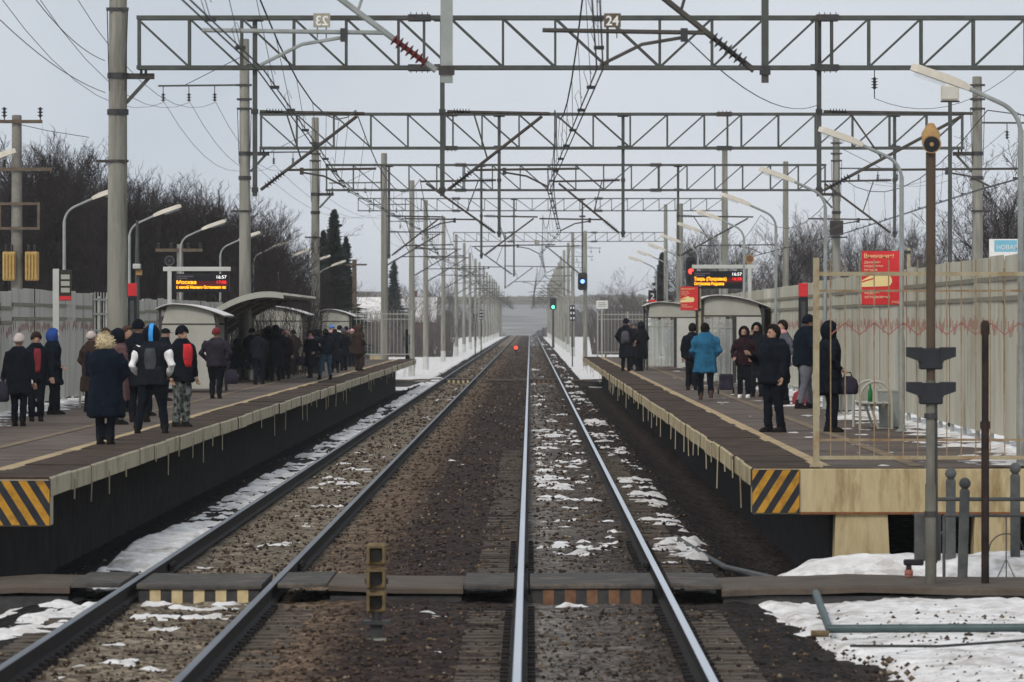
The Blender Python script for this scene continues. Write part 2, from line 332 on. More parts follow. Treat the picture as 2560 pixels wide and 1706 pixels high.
def snow_z(x, y):
    b = ballast_z(x, y)
    n1 = fbm(x, y, .8, 21, 4); n2 = fbm(x, y, 2.6, 31, 4); n3 = fbm(x, y, .28, 41, 3)
    nn = .5*n1 + .22*n2 + .28*n3
    cov = np.full(x.shape, -.35)                       # <0: bare, >0: covered
    band = lambda c, hw, s: np.clip(1 - np.maximum(np.abs(x-c)-hw, 0)/s, 0, 1)
    cov = np.maximum(cov, band(-5.0, .33, .3)*(.345+.2*np.exp(-((y-74)/5)**2)+.12*sm(150,260,y))*sm(50, 56, y)*(y < 300) - .35)     # snow strip along the left track
    cov = np.maximum(cov, band(TR, .55, .3)*(.10+.12*sm(62, 75, y)+.06*sm(85, 110, y)-.06*sm(130, 200, y)) - .33)           # between the right rails
    cov = np.maximum(cov, band(2.05, .3, .3)*.275*sm(62, 70, y) - .33)                # right of the right rails
    cov = np.maximum(cov, band(TL, .5, .3)*.20 - .35)
    cov = np.maximum(cov, band(-1.4, .8, .3)*.11 - .33)
    for tc_ in (TL, TR): cov = np.maximum(cov, band(tc_, .55, .2)*np.exp(-((y-59.25)/.22)**2)*.37 - .34)
    edge = 2.55 + np.clip(58-y, 0, 20)*.075
    cov = np.maximum(cov, sm(edge-.5, edge+.7, x)*(y < 66)*.85 - .36)               # open snow beside the crossing
    cov = np.maximum(cov, sm(6.2, 7.2, x)*.9 - .36)
    cov = np.maximum(cov, sm(-5.0, -5.8, x)*.36*(y < 62) - .33)
    far = sm(262, 280, y); cov = np.maximum(cov, far*np.maximum(sm(-5.1, -5.7, x), sm(2.6, 3.4, x))*.95 - .36)
    cov = np.maximum(cov, sm(-9.5, -10.6, x)*.7 - .36)
    under = ((x < -6.1) & (x > FL+.3) & (y > LY0) & (y < LY1)) | ((x > 3.0) & (x < FR-.2) & (y > RY0+1) & (y < RY1))
    h = (nn - .5 + cov)*.46
    h = h + (vnoise(x, y, .13, 77)-.5)*.035 + (vnoise(x, y, .06, 78)-.5)*.02
    h = np.where(under, -.2, h)
    h = np.clip(h, -.2, .055 + .05*n2)
    h = h + np.where((np.abs(x+5.0) < .8) & (y > 66) & (y < 80), np.exp(-((y-74)/4)**2)*.07*np.clip(h*20, 0, 1), 0)
    return b + h
grid_mesh('snow_cover', xs, ys, snow_z, M['snow'], 'stuff')['label'] = 'patchy trodden snow lying over the ballast and the ground'
gm = mat('ground', (.78,.77,.76), (.88,.87,.86), .9, scale=.35, bump=.4, bscale=2, stain=(.14,.115,.085), sscale=.11)
def far_land(m):
    n = m.node_tree; L = n.links.new; b = n.nodes['Principled BSDF']; cur = b.inputs['Base Color'].links[0].from_socket
    g = n.nodes.new('ShaderNodeNewGeometry'); sx = n.nodes.new('ShaderNodeSeparateXYZ'); L(g.outputs['Position'], sx.inputs[0])
    t = n.nodes.new('ShaderNodeTexNoise'); t.inputs['Scale'].default_value = .02; t.inputs['Detail'].default_value = 6; L(g.outputs['Position'], t.inputs['Vector'])
    mr = n.nodes.new('ShaderNodeMapRange'); mr.inputs['From Min'].default_value = 1150; mr.inputs['From Max'].default_value = 1450; L(sx.outputs[1], mr.inputs[0])
    r = n.nodes.new('ShaderNodeValToRGB'); r.color_ramp.elements[0].position = .42; r.color_ramp.elements[1].position = .62; r.color_ramp.elements[0].color = (.10,.098,.09,1); r.color_ramp.elements[1].color = (.34,.33,.32,1); L(t.outputs[0], r.inputs[0])
    mxx = n.nodes.new('ShaderNodeMixRGB'); L(mr.outputs[0], mxx.inputs[0]); L(cur, mxx.inputs[1]); L(r.outputs[0], mxx.inputs[2]); L(mxx.outputs[0], b.inputs['Base Color'])
far_land(gm)
gx = np.concatenate([np.linspace(-4000,-200,16), np.linspace(-150,-15,20), np.linspace(-12,12,5), np.linspace(15,150,20), np.linspace(200,4000,16)])
gy = np.concatenate([np.linspace(10,1300,60), np.linspace(1350,9000,40)])
grid_mesh('ground', gx, gy, lambda x, y: dzv(y[:,0])[:,None] - .62 + (fbm(x, y, 30, 3, 3)-.5)*.5*sm(13, 25, np.abs(x)) + sm(40, 400, np.abs(x))*sm(1200, 2500, y)*4, gm)
# loose stones lying on the bed
STONE = bpy.data.materials.new('crushed_stone'); STONE.use_nodes = True
def _st():
    n = STONE.node_tree; L = n.links.new; b = n.nodes['Principled BSDF']; b.inputs['Roughness'].default_value = .9; b.inputs['Specular IOR Level'].default_value = .1
    g = n.nodes.new('ShaderNodeNewGeometry'); v = n.nodes.new('ShaderNodeTexVoronoi'); v.inputs['Scale'].default_value = 9; L(g.outputs['Position'], v.inputs['Vector'])
    hs = n.nodes.new('ShaderNodeSeparateColor'); L(v.outputs['Color'], hs.inputs[0]); r = n.nodes.new('ShaderNodeValToRGB'); e = r.color_ramp.elements
    e[0].color = (.026,.02,.018,1); e[1].color = (.30,.255,.2,1)
    for p, c in ((.35,(.042,.031,.025)),(.6,(.07,.048,.034)),(.8,(.105,.072,.048)),(.92,(.17,.115,.07))): q = e.new(p); q.color = (*c,1)
    L(hs.outputs[0], r.inputs[0]); L(r.outputs[0], b.inputs['Base Color'])
_st()
def stones():
    r = np.random.RandomState(5); N = 46000
    D = 39.5*np.exp(r.rand(N)**1.7*math.log(700/39.5)); x = -6.0 + r.rand(N)*12.2
    keep = (np.abs(np.abs(x-TR)-.76) > .12) & (np.abs(np.abs(x-TL)-.76) > .12) & ~((D > 58.6) & (D < 61.6))
    keep &= (r.rand(N) < np.where(x < -4.5, .25, np.where(x > 3.2, .45, np.where(x > 2.0, .5, 1)))); keep &= ~((x > 2.6) & (D > 58.5))
    x = x[keep]; D = D[keep]; N = len(x)
    z = np.array([ballast_z(np.array([[a]]), np.array([[b]]))[0,0] for a, b in zip(x, D)]) if False else -.215 + np.exp(-((x+1.45)/.7)**2)*.05 - .28*sm(1.45,2.6,x-TR)*(D > 64) - .1*sm(1.5,2.4,x-TR)*(D <= 64) - .28*sm(1.6,2.8,TL-x) + (fbm(x, D, .35, 5, 3)-.5)*.075 + (vnoise(x, D, .09, 9)-.5)*.035
    base = np.array([(1,0,0),(-1,0,0),(0,1,0),(0,-1,0),(0,0,1),(0,0,-1)], float); fc = np.array([(0,2,4),(2,1,4),(1,3,4),(3,0,4),(2,0,5),(1,2,5),(3,1,5),(0,3,5)])
    s = (.013 + .024*r.rand(N)**2.4)*np.clip(D/55, .9, 9)**.55
    v = base[None]*s[:,None,None]*(.7+.6*r.rand(N,6,1)); a = r.rand(N)*6.28; c, q = np.cos(a), np.sin(a)
    vx = v[:,:,0]*c[:,None]-v[:,:,1]*q[:,None]; vy = v[:,:,0]*q[:,None]+v[:,:,1]*c[:,None]
    z = z + np.where(x > 2.9, .07*sm(3.1, 4.2, x) + .06, 0)
    v = v*np.where(x > 3.0, 1.35, 1)[:,None,None]; vx = vx*np.where(x > 3.0, 1.35, 1)[:,None]; vy = vy*np.where(x > 3.0, 1.35, 1)[:,None]
    co = np.stack([vx + x[:,None], vy + D[:,None], v[:,:,2]*.75 + z[:,None] + .012], 2).reshape(-1,3)
    f = (fc[None] + (np.arange(N)*6)[:,None,None]).reshape(-1,3)
    me = bpy.data.meshes.new('loose_stones'); me.vertices.add(len(co)); me.vertices.foreach_set('co', co.ravel())
    me.loops.add(f.size); me.loops.foreach_set('vertex_index', f.ravel().astype(np.int32)); me.polygons.add(len(f))
    me.polygons.foreach_set('loop_start', np.arange(0, f.size, 3, dtype=np.int32)); me.polygons.foreach_set('loop_total', np.full(len(f), 3, np.int32)); me.update(); me.validate()
    me.materials.append(STONE); o = obj('loose_stones', me, None, 'stuff'); o['label'] = 'loose brown crushed stones lying on the track bed'
stones()
# ------------------------------------------------------------------ tracks
RAILP = [(-.075,-.18),(.075,-.18),(.075,-.168),(.015,-.15),(.012,-.05),(.036,-.04),(.037,-.008),(.03,0),(-.03,0),(-.037,-.008),(-.036,-.04),(-.012,-.05),(-.015,-.15),(-.075,-.168)]
ry = [34, 62.9, 200, 700, 1250, 1300, 1350, 1400, 1450]
def rail_mesh(name, x, top):
    mb = MB(); k = len(RAILP)
    rings = [[(x+a, y, b+dz(y)) for a, b in RAILP] for y in ry]
    mb.loft(rings); mb.mi = [1 if (i % k) in (6, 7, 8) and i < (len(ry)-1)*k else 0 for i in range(len(mb.f))]
    return mb.mesh(name, ['rail_side', top])
def track(cx, top, y1, label, nsl0, nsl1):
    t = thing('railway_track', (0, 0, 0), label, 'railway track')
    for s in (-1, 1): obj('rail', rail_mesh('rail', cx + s*.797, top), t)
    mb = MB(); n = 9
    prof = [(-1.35,-.19),(-.95,-.19),(-.5,-.225),(.5,-.225),(.95,-.19),(1.35,-.19)]
    vs = [(a, -.12, b) for a, b in prof] + [(a, .12, b) for a, b in prof] + [(a, -.15, -.4) for a, b in prof] + [(a, .15, -.4) for a, b in prof]
    fs = []
    for i in range(5): fs += [(i, i+1, 6+i+1, 6+i), (12+i, 12+i+1, i+1, i), (6+i, 6+i+1, 18+i+1, 18+i)]
    fs += [(12, 0, 6, 18), (5, 17, 23, 11)]
    for s in (-1, 1):
        for q in (-.13, .13): pass
    mb.add(vs, fs); me = mb.mesh('sleeper', 'sleeper')
    clip = MB()
    for s in (-1, 1):
        for q in (-.12, .12): clip.box(s*.797+q-.035, s*.797+q+.035, -.05, .05, -.2, -.135)
    cm = clip.mesh('rail_clips', 'rail_side')
    y = nsl0
    while y < nsl1:
        if not 58.4 < y < 61.8:
            o = obj('sleeper', me, t); o.location = (cx, y, random.uniform(-.012, .006)); o.rotation_euler = (0, 0, R(random.uniform(-.5, .5)))
            if y < 75: obj('rail_clips', cm, o, 'stuff')
        y += .545
    for s in (-1, 1):
        for q in (-1, 1):
            mb = MB().bbox(cx+s*.797+q*.045-.014, cx+s*.797+q*.045+.014, 66.2, 67.1, -.14, -.055, .006)
            for k in range(4): mb.lathe([(.018,0),(.018,.03)], (cx+s*.797+q*.058, 66.3+k*.23, -.1), 6, (q, 0, 0))
            mb.build('fish_plate', 'rail_side', t)
    return t
track(TL, 'rail_top_dull', 1450, 'dull railed track on brown gravel beside the platform with the arched canopy', 40, 58)
track(TR, 'rail_top', 1450, 'track with bright shiny rails and snow between them beside the railed platform end', 40, 130)
# ------------------------------------------------------------------ pedestrian crossings
def crossing(D, w, label, near):
    t = thing('pedestrian_crossing', (0, 0, 0), label, 'crossing')
    y0, y1 = D-w/2, D+w/2
    def slab(name, xa, xb, z, m, th=.1, wob=0):
        n = max(2, int((xb-xa)/.5)); mb = MB(); rings = []
        for i in range(n+1):
            x = xa+(xb-xa)*i/n; dzz = z + (math.sin(x*2.1)*.018 + math.sin(x*5.3)*.008)*wob
            rings.append([(x, y0, dzz-th), (x, y1, dzz-th), (x, y1, dzz), (x, y0+.02, dzz), (x, y0, dzz-.02)])
        return mb.loft(rings).build(name, m, t)
    for cx, bc, key in ((TL, 'stripe_yellow', 0), (TR, 'stripe_brown', 1)):
        slab('deck_panel', cx-.69, cx+.69, .0, 'deck_grey', .05, .4)
        f = MB().box(cx-.66, cx+.66, y0+.03, y0+.09, -.30, -.055).build('deck_face', 'stripe_dark', t)
        nst = 5
        for k in range(nst):
            xc = cx - .66 + 1.32*(k+.72)/(nst+.45)
            MB().box(xc-.06, xc+.06, y0+.022, y0+.032, -.295, -.06).build('stripe', bc, f)
        MB().box(cx-.68, cx+.68, y0+.10, y1, -.3, -.055).build('deck_core', 'stripe_dark', t)
        for s in (-1, 1): slab('side_panel', *sorted((cx+s*.87, cx+s*1.42)), .01, 'deck_grey', .05, .5)
    slab('middle_path', TL+1.43, TR-1.43, -.02, 'deck_path', .07, 1)
    slab('outer_path', -9.0, TL-1.43, -.03, 'deck_path', .08, 1)
    slab('outer_path', TR+1.43, 7.8 if near else 4.5, -.03, 'deck_path', .08, 1)
    for a, b in ((TL+1.45, TR-1.45), (-9.0, TL-1.45), (TR+1.45, 7.8 if near else 4.5)): MB().box(a, b, y0+.05, y1-.05, -.4, -.13).build('path_bed', 'stripe_dark', t)
    return t
crossing(61.1, 2.7, 'wide footway crossing both tracks in front of the platform ends', True)
crossing(277.0, 1.6, 'distant footway crossing both tracks beyond the far platform ends', False)
# ------------------------------------------------------------------ platforms
def platform(name, xe, xb, y0, y1, fas, label):
    s = 1 if xb > xe else -1
    p = bpy.data.objects.new(name, None); col.objects.link(p); p.location = (0, 0, 0); p['kind'] = 'structure'; p['label'] = label
    lo, hi = sorted((xe+s*.85, xb))
    mb = MB()
    n = 30
    for i in range(n):
        ya, yb = y0+(y1-y0)*i/n, y0+(y1-y0)*(i+1)/n
        mb.box(lo, hi, ya, yb, PZ-.25, PZ)
    MB().box(lo, hi, y0+.02, y1, PZ-.25, PZ).build('deck', 'asphalt', p)
    # edge slabs, each with its own small offsets
    L = 2.85; k = 0; y = y0; meshes = []
    for v in range(4):
        m = MB(); a, b = 0, L-.015
        d1 = random.uniform(-.008, .008)
        prof = [(0+d1, -.225), (0+d1, -.02), (.02+d1, 0), (.85, .002), (.85, -.225)]
        m.prism(prof, lambda q, zz, d: (xe*0+s*q, d, zz), a, b); me = m.mesh('edge_slab', ['edge_top', fas])
        bm = bmesh.new(); bm.from_mesh(me); bmesh.ops.recalc_face_normals(bm, faces=bm.faces[:])
        for f in bm.faces:
            if abs(f.normal.x) > .6: f.material_index = 1
        bm.to_mesh(me); bm.free(); meshes.append(me)
    rodm = MB().box(-.008, .008, -.008, .008, -.55, -.12).mesh('hanging_rod', 'fascia_left')
    pier = MB().loft([[( -.3,-.2,-1.9),(.3,-.2,-1.9),(.3,.2,-1.9),(-.3,.2,-1.9)],[(-.27,-.2,-.25),(.27,-.2,-.25),(.27,.2,-.25),(-.27,.2,-.25)]]).mesh('support_pier', 'soil_dark')  # piers take the painted shade colour, not bare concrete
    while y < y1-.5:
        o = obj('edge_slab', meshes[k % 4], p); o.location = (xe+random.uniform(-.02, .012), y, PZ+.006+random.uniform(-.004, .012)); o.rotation_euler = (R(random.uniform(-.12, .12)), 0, R(random.uniform(-.15, .15)))
        if k and random.random() < .62: o2 = obj('hanging_rod', rodm, p); o2.location = (xe+s*.02-s*.035, y+random.uniform(-.5, .5), PZ+random.uniform(-.05, .05)); o2.scale = (1, 1, random.uniform(.45, 1.15)); o2.rotation_euler = (R(random.uniform(-2, 2)), R(random.uniform(-2, 2)), 0)
        if k % 2 == 0 and k: q = obj('support_pier', pier, p); q.location = (xe+s*1.35, y, PZ)
        k += 1; y += L
    MB().box(*sorted((xe+s*1.0, xe+s*1.08)), y0+.6, y1-.05, -.6, PZ-.252).build('shade_sheet', 'soil_dark', p)  # dark sheet added behind the edge so the void below reads as shade
    # painted lines, a little uneven
    for off, wd, m in ((.92, .21, 'line'), (2.1, .18, 'line_faint')):
        mb = MB(); n = 140; vs = []
        for i in range(n+1):
            yy = y0+.6+(y1-y0-.8)*i/n; j = random.uniform(-.005, .005); x = xe+s*off
            vs += [(x-wd/2+j, yy, PZ+.008), (x+wd/2+j*.6, yy, PZ+.008)]
        mb.add(vs, [(2*i, 2*i+1, 2*i+3, 2*i+2) for i in range(n)]); mb.build('painted_line', m, p)
    return p
pl = platform('platform_left', EL, FL-.2, LY0, LY1, 'fascia_left', 'asphalt platform with dark edge slabs under the arched canopy side')
pr = platform('platform_right', ER, FR+.4, RY0, RY1, 'fascia', 'asphalt platform with yellow line, cream end beam and striped corner board')
# end beams with hazard boards
def hazard(p, x0, x1, y, z0, z1, lean):
    b = MB().box(x0, x1, y-.03, y, z0, z1).build('hazard_board', 'hazard_black', p)
    h = z1-z0; wd = .098; x = x0-h
    k = 0
    while x < x1+h:
        poly = []
        pts = [(x, z0), (x+wd, z0), (x+wd+lean*h*.62, z1), (x+lean*h*.62, z1)]
        # clip to board in x
        def clip(pl, xc, keep):
            o = []
            for i in range(len(pl)):
                a, c = pl[i], pl[(i+1) % len(pl)]; ia, ic = keep(a[0], xc), keep(c[0], xc)
                if ia: o.append(a)
                if ia != ic: t = (xc-a[0])/(c[0]-a[0]); o.append((xc, a[1]+(c[1]-a[1])*t))
            return o
        pts = clip(pts, x0+.004, lambda a, b_: a >= b_)
        if pts: pts = clip(pts, x1-.004, lambda a, b_: a <= b_)
        if len(pts) >= 3: MB().prism([(a, c*.98+.01*(z0+z1)) for a, c in pts], lambda a, c, d: (a, d, c), y-.034, y-.029).build('stripe', 'hazard_yellow', b)
        x += wd*2; k += 1
# right end: cream beam
bm_ = MB().bbox(ER+.02, 8.2, RY0-.02, RY0+.5, PZ-.57, PZ-.012, .012).build('end_beam', 'cream', pr)
MB().box(ER+.6, 8.2, RY0-.026, RY0-.018, PZ-.575, PZ-.545).build('rust_streak', 'rust', bm_)
for a, b_ in ((3.78, 4.42), (5.5, 5.98), (7.2, 7.7)):
    MB().loft([[(a-.03, RY0+.02, -.45), (b_+.05, RY0+.02, -.45), (b_+.05, RY0+.5, -.45), (a-.03, RY0+.5, -.45)], [(a, RY0+.02, PZ-.57), (b_, RY0+.02, PZ-.57), (b_, RY0+.5, PZ-.57), (a, RY0+.5, PZ-.57)]]).build('end_pier', 'cream', pr)
hazard(pr, ER+.012, ER+.60, RY0-.02, PZ-.56, PZ-.02, 1)
MB().bbox(EL-4.8, EL-.02, LY0-.02, LY0+.5, PZ-.55, PZ-.012, .012).build('end_beam', 'fascia_left', pl)
hazard(pl, EL-1.3, EL-.012, LY0-.02, PZ-.54, PZ-.02, -1)
MB().box(FR+.1, FR+.2, RY0+2, RY1, -.5, PZ-.26).build('back_wall', 'concrete_dark', pr)
MB().box(FL-.1, FL, LY0+2, LY1, -.5, PZ-.26).build('back_wall', 'concrete_dark', pl)
# snow lying along the platform backs
def psnow(name, xa, xb, y0, y1, seed, p, thr, label):
    ys_ = [y0]
    while ys_[-1] < y1: ys_.append(ys_[-1] + max(.06, ys_[-1]**2/(5404*1.8)*.5))
    xs_ = np.linspace(xa, xb, 70); edge = xa if abs(xa) < abs(xb) else xb; span = abs(xb-xa)
    o = grid_mesh(name, xs_, np.array(ys_), lambda x, y: PZ + np.clip((.55*fbm(x, y, 1.2, seed, 4)+.45*fbm(x, y, .3, seed+9, 3) - thr + .34*(np.abs(x-edge)/span)**2)*.22, -.05, .09), M['snow'], 'stuff'); o['label'] = label
psnow('snow_on_platform', 4.2, FR+.35, RY0+.1, RY1, 3, pr, .70, 'thin snow left along the foot of the corrugated fence')
psnow('snow_on_platform', FL-.15, -8.6, LY0+.1, LY1, 8, pl, .68, 'thin snow left along the foot of the pale fence')
# ------------------------------------------------------------------ fences
def panel_mesh(L, z0, z1, m, ticks, s, amp=.018, per=.21):
    mb = MB(); xs_ = []; n = int(L/per)
    pts = []
    for i in range(n):
        y = i*per
        pts += [(y, 0), (y+per*.34, 0), (y+per*.5, amp), (y+per*.84, amp)]
    pts.append((L-.012, 0))
    vs = [(-s*d, y, z0) for y, d in pts] + [(-s*d, y, z1) for y, d in pts]; k = len(pts)
    mb.add(vs, [(i, i+1, k+i+1, k+i) for i in range(k-1)])
    vs = [(-s*d+s*.004, y, z0) for y, d in pts] + [(-s*d+s*.004, y, z1) for y, d in pts]
    mb.add(vs, [(i+1, i, k+i, k+i+1) for i in range(k-1)])
    if ticks:
        mb.m(1)
        for i in range(n):
            if random.random() < .25: continue
            for q in range(2):
                y = i*per + per*(.53+.2*q); a = 1.58 + .06*math.sin(i*.9) + random.uniform(-.04, .04); d = -s*(amp+.004)
                mb.box(d-.002, d+.002, y-.009, y+.009, a-.07, a+.07)
    return mb.mesh('panel', [m, 'red_paint'])
def fence(x, s, y0, y1, z0, z1, m, label, L=2.5, gaps=(), step=0.0):
    t = thing('fence', (x, y0, z0), label, 'fence')
    var = [panel_mesh(L, 0, z1-z0, q_, True, s) for q_ in ([m]*3 if m != 'fence_sheet' else [m, 'fence_sheet_b', m, 'fence_sheet_c', m])]
    post = MB().box(-.03, .03, -.03, .03, -.25, z1-z0-.02).mesh('post', 'fence_post')
    y = y0; i = 0; top = 0
    while y < y1:
        gap = any(a <= y < b for a, b in gaps)
        o = obj('post', post, t); o.location = (s*.045, y-y0, 0)
        if not gap:
            o = obj('panel', random.choice(var), t); o.location = (random.uniform(-.008, .008), y-y0, top+random.uniform(-.015, .015)); o.rotation_euler = (R(random.uniform(-.25, .25)), R(random.uniform(-.3, .3)), R(random.uniform(-.2, .2)))
            for zr in (z1-z0-.33, z1-z0-.62):      # flat rails fixed across the ribs
                r_ = obj('rail', RAILF[s], t); r_.location = (-s*.026, y-y0, zr+top)
            if step and random.random() < .3: top = random.uniform(-step, step)
        y += L; i += 1
    return t
RAILF = {s: MB().box(-.006, .006, 0, 2.488, -.035, .035).mesh('rail', 'fence_rail') for s in (-1, 1)}
fence(FR, 1, RY0+.8, RY1-1, PZ+.16, 3.86, 'fence_sheet', 'tall cream corrugated sheet fence behind the railed platform end')
fence(FL, -1, 84, LY1-52, PZ+.06, 3.55, 'fence_conc', 'pale grey corrugated fence behind the platform with the arched canopy', gaps=((128.5, 136),), step=.06)
def barred(name, p0, p1, z0, z1, label, cat, rails, post_m, bar_m, sp=.18, zig=None, posts=None, thick=.022, rw=.05, ticks_up=.18, group=None):
    p0 = Vector(p0); p1 = Vector(p1); d = (p1-p0); L = d.length; d.normalize()
    t = thing(name, (p0.x, p0.y, z0), label, cat, group)
    q = lambda u, z: tuple(d*u + Vector((0, 0, z)))
    for zr, wd in rails: MB().bar(q(0, zr-z0), q(L, zr-z0), wd).build('rail', bar_m if wd < .045 else post_m, t)
    n = int(L/sp)
    top = rails[0][0]-z0; bot = rails[-1][0]-z0
    for i in range(1, n+1):
        u = i*sp
        MB().bar(q(u, bot), q(u, top+ticks_up), thick).build('bar', bar_m, t)
    for u in posts or (0, L): MB().bar(q(u, 0), q(u, z1-z0), .075).bar(q(u, 0), q(u, .03), .16).build('post', post_m, t)
    if zig:
        pts = []; i = 1
        while i*sp < L: pts.append(q(i*sp, zig-z0+(.075 if i % 2 == 0 else -.075))); i += 1
        pts = [(a, b-.02, c) for a, b, c in pts]
        MB().tube(pts, .009, 5).build('zigzag_rod', 'red_paint', t)
    return t
NE = RY0+.25
barred('end_railing', (3.55, NE, PZ), (FR+1.2, NE, PZ), PZ, 3.70, 'cream railing with thin rusty bars and red zigzag rod across the platform end', 'railing',
       [(3.50, .05), (3.29, .026), (1.44, .028), (1.22, .046)], 'rail_cream', 'rail_rust', zig=2.82, posts=(0,), thick=.014)
barred('end_railing', (-10.2, LY1-.3, PZ), (-5.75, LY1-.3, PZ), PZ, 3.45, 'pale barred railing across the far end of the canopy platform', 'railing',
       [(3.3, .05), (3.05, .04), (1.35, .05)], 'fence_post', 'fence_post', posts=(0, 1.5, 3.0, 4.45))
barred('end_railing', (3.5, RY1-.3, PZ), (6.6, RY1-.3, PZ), PZ, 3.45, 'pale barred railing across the far end beyond the glazed shelters', 'railing',
       [(3.3, .05), (3.05, .04), (1.35, .05)], 'fence_post', 'fence_post', posts=(0, 1.55, 3.1))
barred('lattice_gate', (FL, 128.9, PZ), (FL, 136.2, PZ), PZ, 3.6, 'open barred gate set in the pale fence beside the thick mast', 'gate',
       [(3.45, .05), (3.1, .05), (2.7, .04), (1.3, .05)], 'fence_post', 'fence_post', sp=.9)
barred('boundary_railing', (-11.0, LY1-50, 0), (-11.0, LY1+70, 0), -.3, 3.2, 'pale barred railing running behind the far shelters', 'railing',
       [(3.0, .05), (2.7, .04), (.2, .05)], 'fence_post', 'fence_post', sp=.75, posts=[i*6. for i in range(20)])
# ------------------------------------------------------------------ small fence with ball-topped posts, crossing poles
def ball_post(x, y, h, label, lean=0):
    t = thing('ball_topped_post', (x, y, -.25), label, 'post', 'ball-topped concrete posts')
    MB().bbox(-.055, .055, -.055, .055, 0, h, .01).build('shaft', 'grey_paint', t)
    MB().lathe([(.02,-.02),(.045,-.02),(.05,0),(.02,.012)], (0,0,h+.01), 10).build('collar', 'grey_paint', t)
    MB().lathe([(.001,-.068)]+[(.068*math.cos(a), .068*math.sin(a)) for a in np.linspace(-1.4, 1.4, 9)]+[(.001,.068)], (0,0,h+.075), 14).build('ball', 'grey_paint', t, smooth=True)
    t.rotation_euler = (0, R(lean), 0); return t
PB = 63.4
ball_post(X(2377, PB), PB, 1.30, 'grey ball-topped post behind its shorter leaning neighbour', 0)
ball_post(X(2405, PB-1.2), PB-1.2, 1.22, 'shorter leaning grey ball-topped post at the corner of the low fence', 1.5)
ball_post(X(2538, PB), PB, 1.36, 'lone grey ball-topped post at the far end of the low fence', 0)
lf = thing('low_fence', (X(2360, 62.6), 62.6, -.2), 'low grey tube fence with arched infill between the ball-topped posts', 'fence')
x1 = 8.0 - lf.location.x
for zr, r_ in ((1.05, .025), (.86, .018), (-.02+.12, .018)): MB().tube([(-.18 if zr > 1 else 0, 0, zr), (x1, 0, zr)], r_, 8).build('rail', 'grey_paint', lf)
MB().tube([(0, 0, .1), (0, 0, .86)], .02, 8).build('upright', 'grey_paint', lf)
MB().tube([(-.3, 0, .66), (0, 0, .66)], .016, 6).build('stub_rail', 'grey_paint', lf)
for k in range(5):
    xc = .72 + k*.42
    if xc > x1: break
    pts = [(xc+.2*math.cos(a), 0, .45+.2*math.sin(a)) for a in np.linspace(0, math.pi, 12)]
    MB().tube(pts, .008, 5).build('arch', 'grey_paint', lf)
    MB().tube([(xc, 0, .1), (xc, 0, .86)], .008, 5).build('thin_bar', 'grey_paint', lf)
    MB().tube([(xc-.12, 0, .1), (xc, 0, .36), (xc+.12, 0, .1)], .008, 5).build('fan_bar', 'grey_paint', lf)
# crossing light pole with loudspeaker
cp = thing('crossing_light_pole', (X(2327, 60.6), 60.6, -.2), 'slim brown pole with tan loudspeaker and two black crossing lights', 'signal pole')
MB().lathe([(.064,0),(.064,1.28),(.055,1.30),(.055,2.45)], seg=14).build('lower_tube', 'pole_grey', cp, smooth='auto')
MB().lathe([(.05,2.45),(.053,3.6),(.056,5.0),(.03,5.03)], seg=14).build('upper_tube', 'pole_brown', cp, smooth='auto')
for zc in (.95, 2.05): MB().lathe([(.075,-.03),(.075,.03)], (0,0,zc), 12).build('clamp', 'steel_dark', cp)
MB().tube([(.06, -.02, .4), (.066, -.02, 1.2), (.06, -.02, 2.3)], .014, 6).build('cable', 'steel_dark', cp)
for zc in (2.72, 2.33):
    h = MB().bbox(-.13, .13, -.09, .12, zc-.15, zc+.09, .015)
    hd = h.build('light_housing', 'black', cp)
    for s in (-1, 1):
        poly = [(.10, .10), (.275, .10), (.275, -.005), (.12, -.06), (.10, -.06)]
        v = MB().prism([(s*a, b) for a, b in poly], lambda a, b, d: (a, d, zc+b), -.1, .1); v.build('visor', 'black', hd)
        MB().lathe([(.085,0),(.085,.012)], (s*.131, 0, zc+.01), 14, (s,0,0)).build('lens', 'glass_dark', hd)
ls = MB().lathe([(.03,-.10),(.10,-.06),(.105,.06),(.06,.13),(.035,.17),(.001,.175)], (0,0,5.16), 16).build('loudspeaker', 'speaker_tan', cp, smooth='auto')
MB().lathe([(.08,0),(.10,-.09),(.106,-.09),(.107,-.1),(.09,-.1),(.02,-.02)], (0,-.05,5.12), 16, (0,.9,.25)).build('horn', 'speaker_tan', ls, smooth='auto')
MB().lathe([(.094,0),(.092,.004)], (0,-.142,5.09), 16, (0,-.9,-.25)).build('horn_mouth', 'black', ls)
MB().lathe([(.025,0),(.02,.02)], (0,-.147,5.09), 10, (0,-.9,-.25)).build('horn_core', 'speaker_tan', ls)
MB().bbox(-.17, .12, .07, .25, .42, .95, .015).build('control_box', 'grey_paint', cp)
dp = thing('thin_dark_pole', (X(2463, 60.9), 60.9, -.2), 'thin dark rusty tube standing in the snow beside the crossing light pole', 'pole')
MB().lathe([(.045,0),(.045,1.98),(.04,2.0),(.04,2.95),(.05,2.97),(.05,3.08),(.03,3.12)], seg=10).build('tube', 'pole_dark', dp, smooth='auto')
MB().lathe([(.058,1.9),(.058,1.98)], seg=10).build('coupling', 'pole_dark', dp)
hy = thing('short_valve_post', (X(2272, 62), 62, -.15), 'short dark valve post with a red collar in the snow', 'valve post')
MB().lathe([(.03,0),(.03,.13),(.05,.16),(.035,.2),(.03,.26)], seg=10).build('stem', 'pole_dark', hy)
MB().lathe([(.045,.13),(.05,.17),(.045,.21)], seg=10).build('collar', 'red_paint', hy)
MB().bbox(-.06, .17, -.05, .05, .26, .33, .015).build('head', 'black', hy)
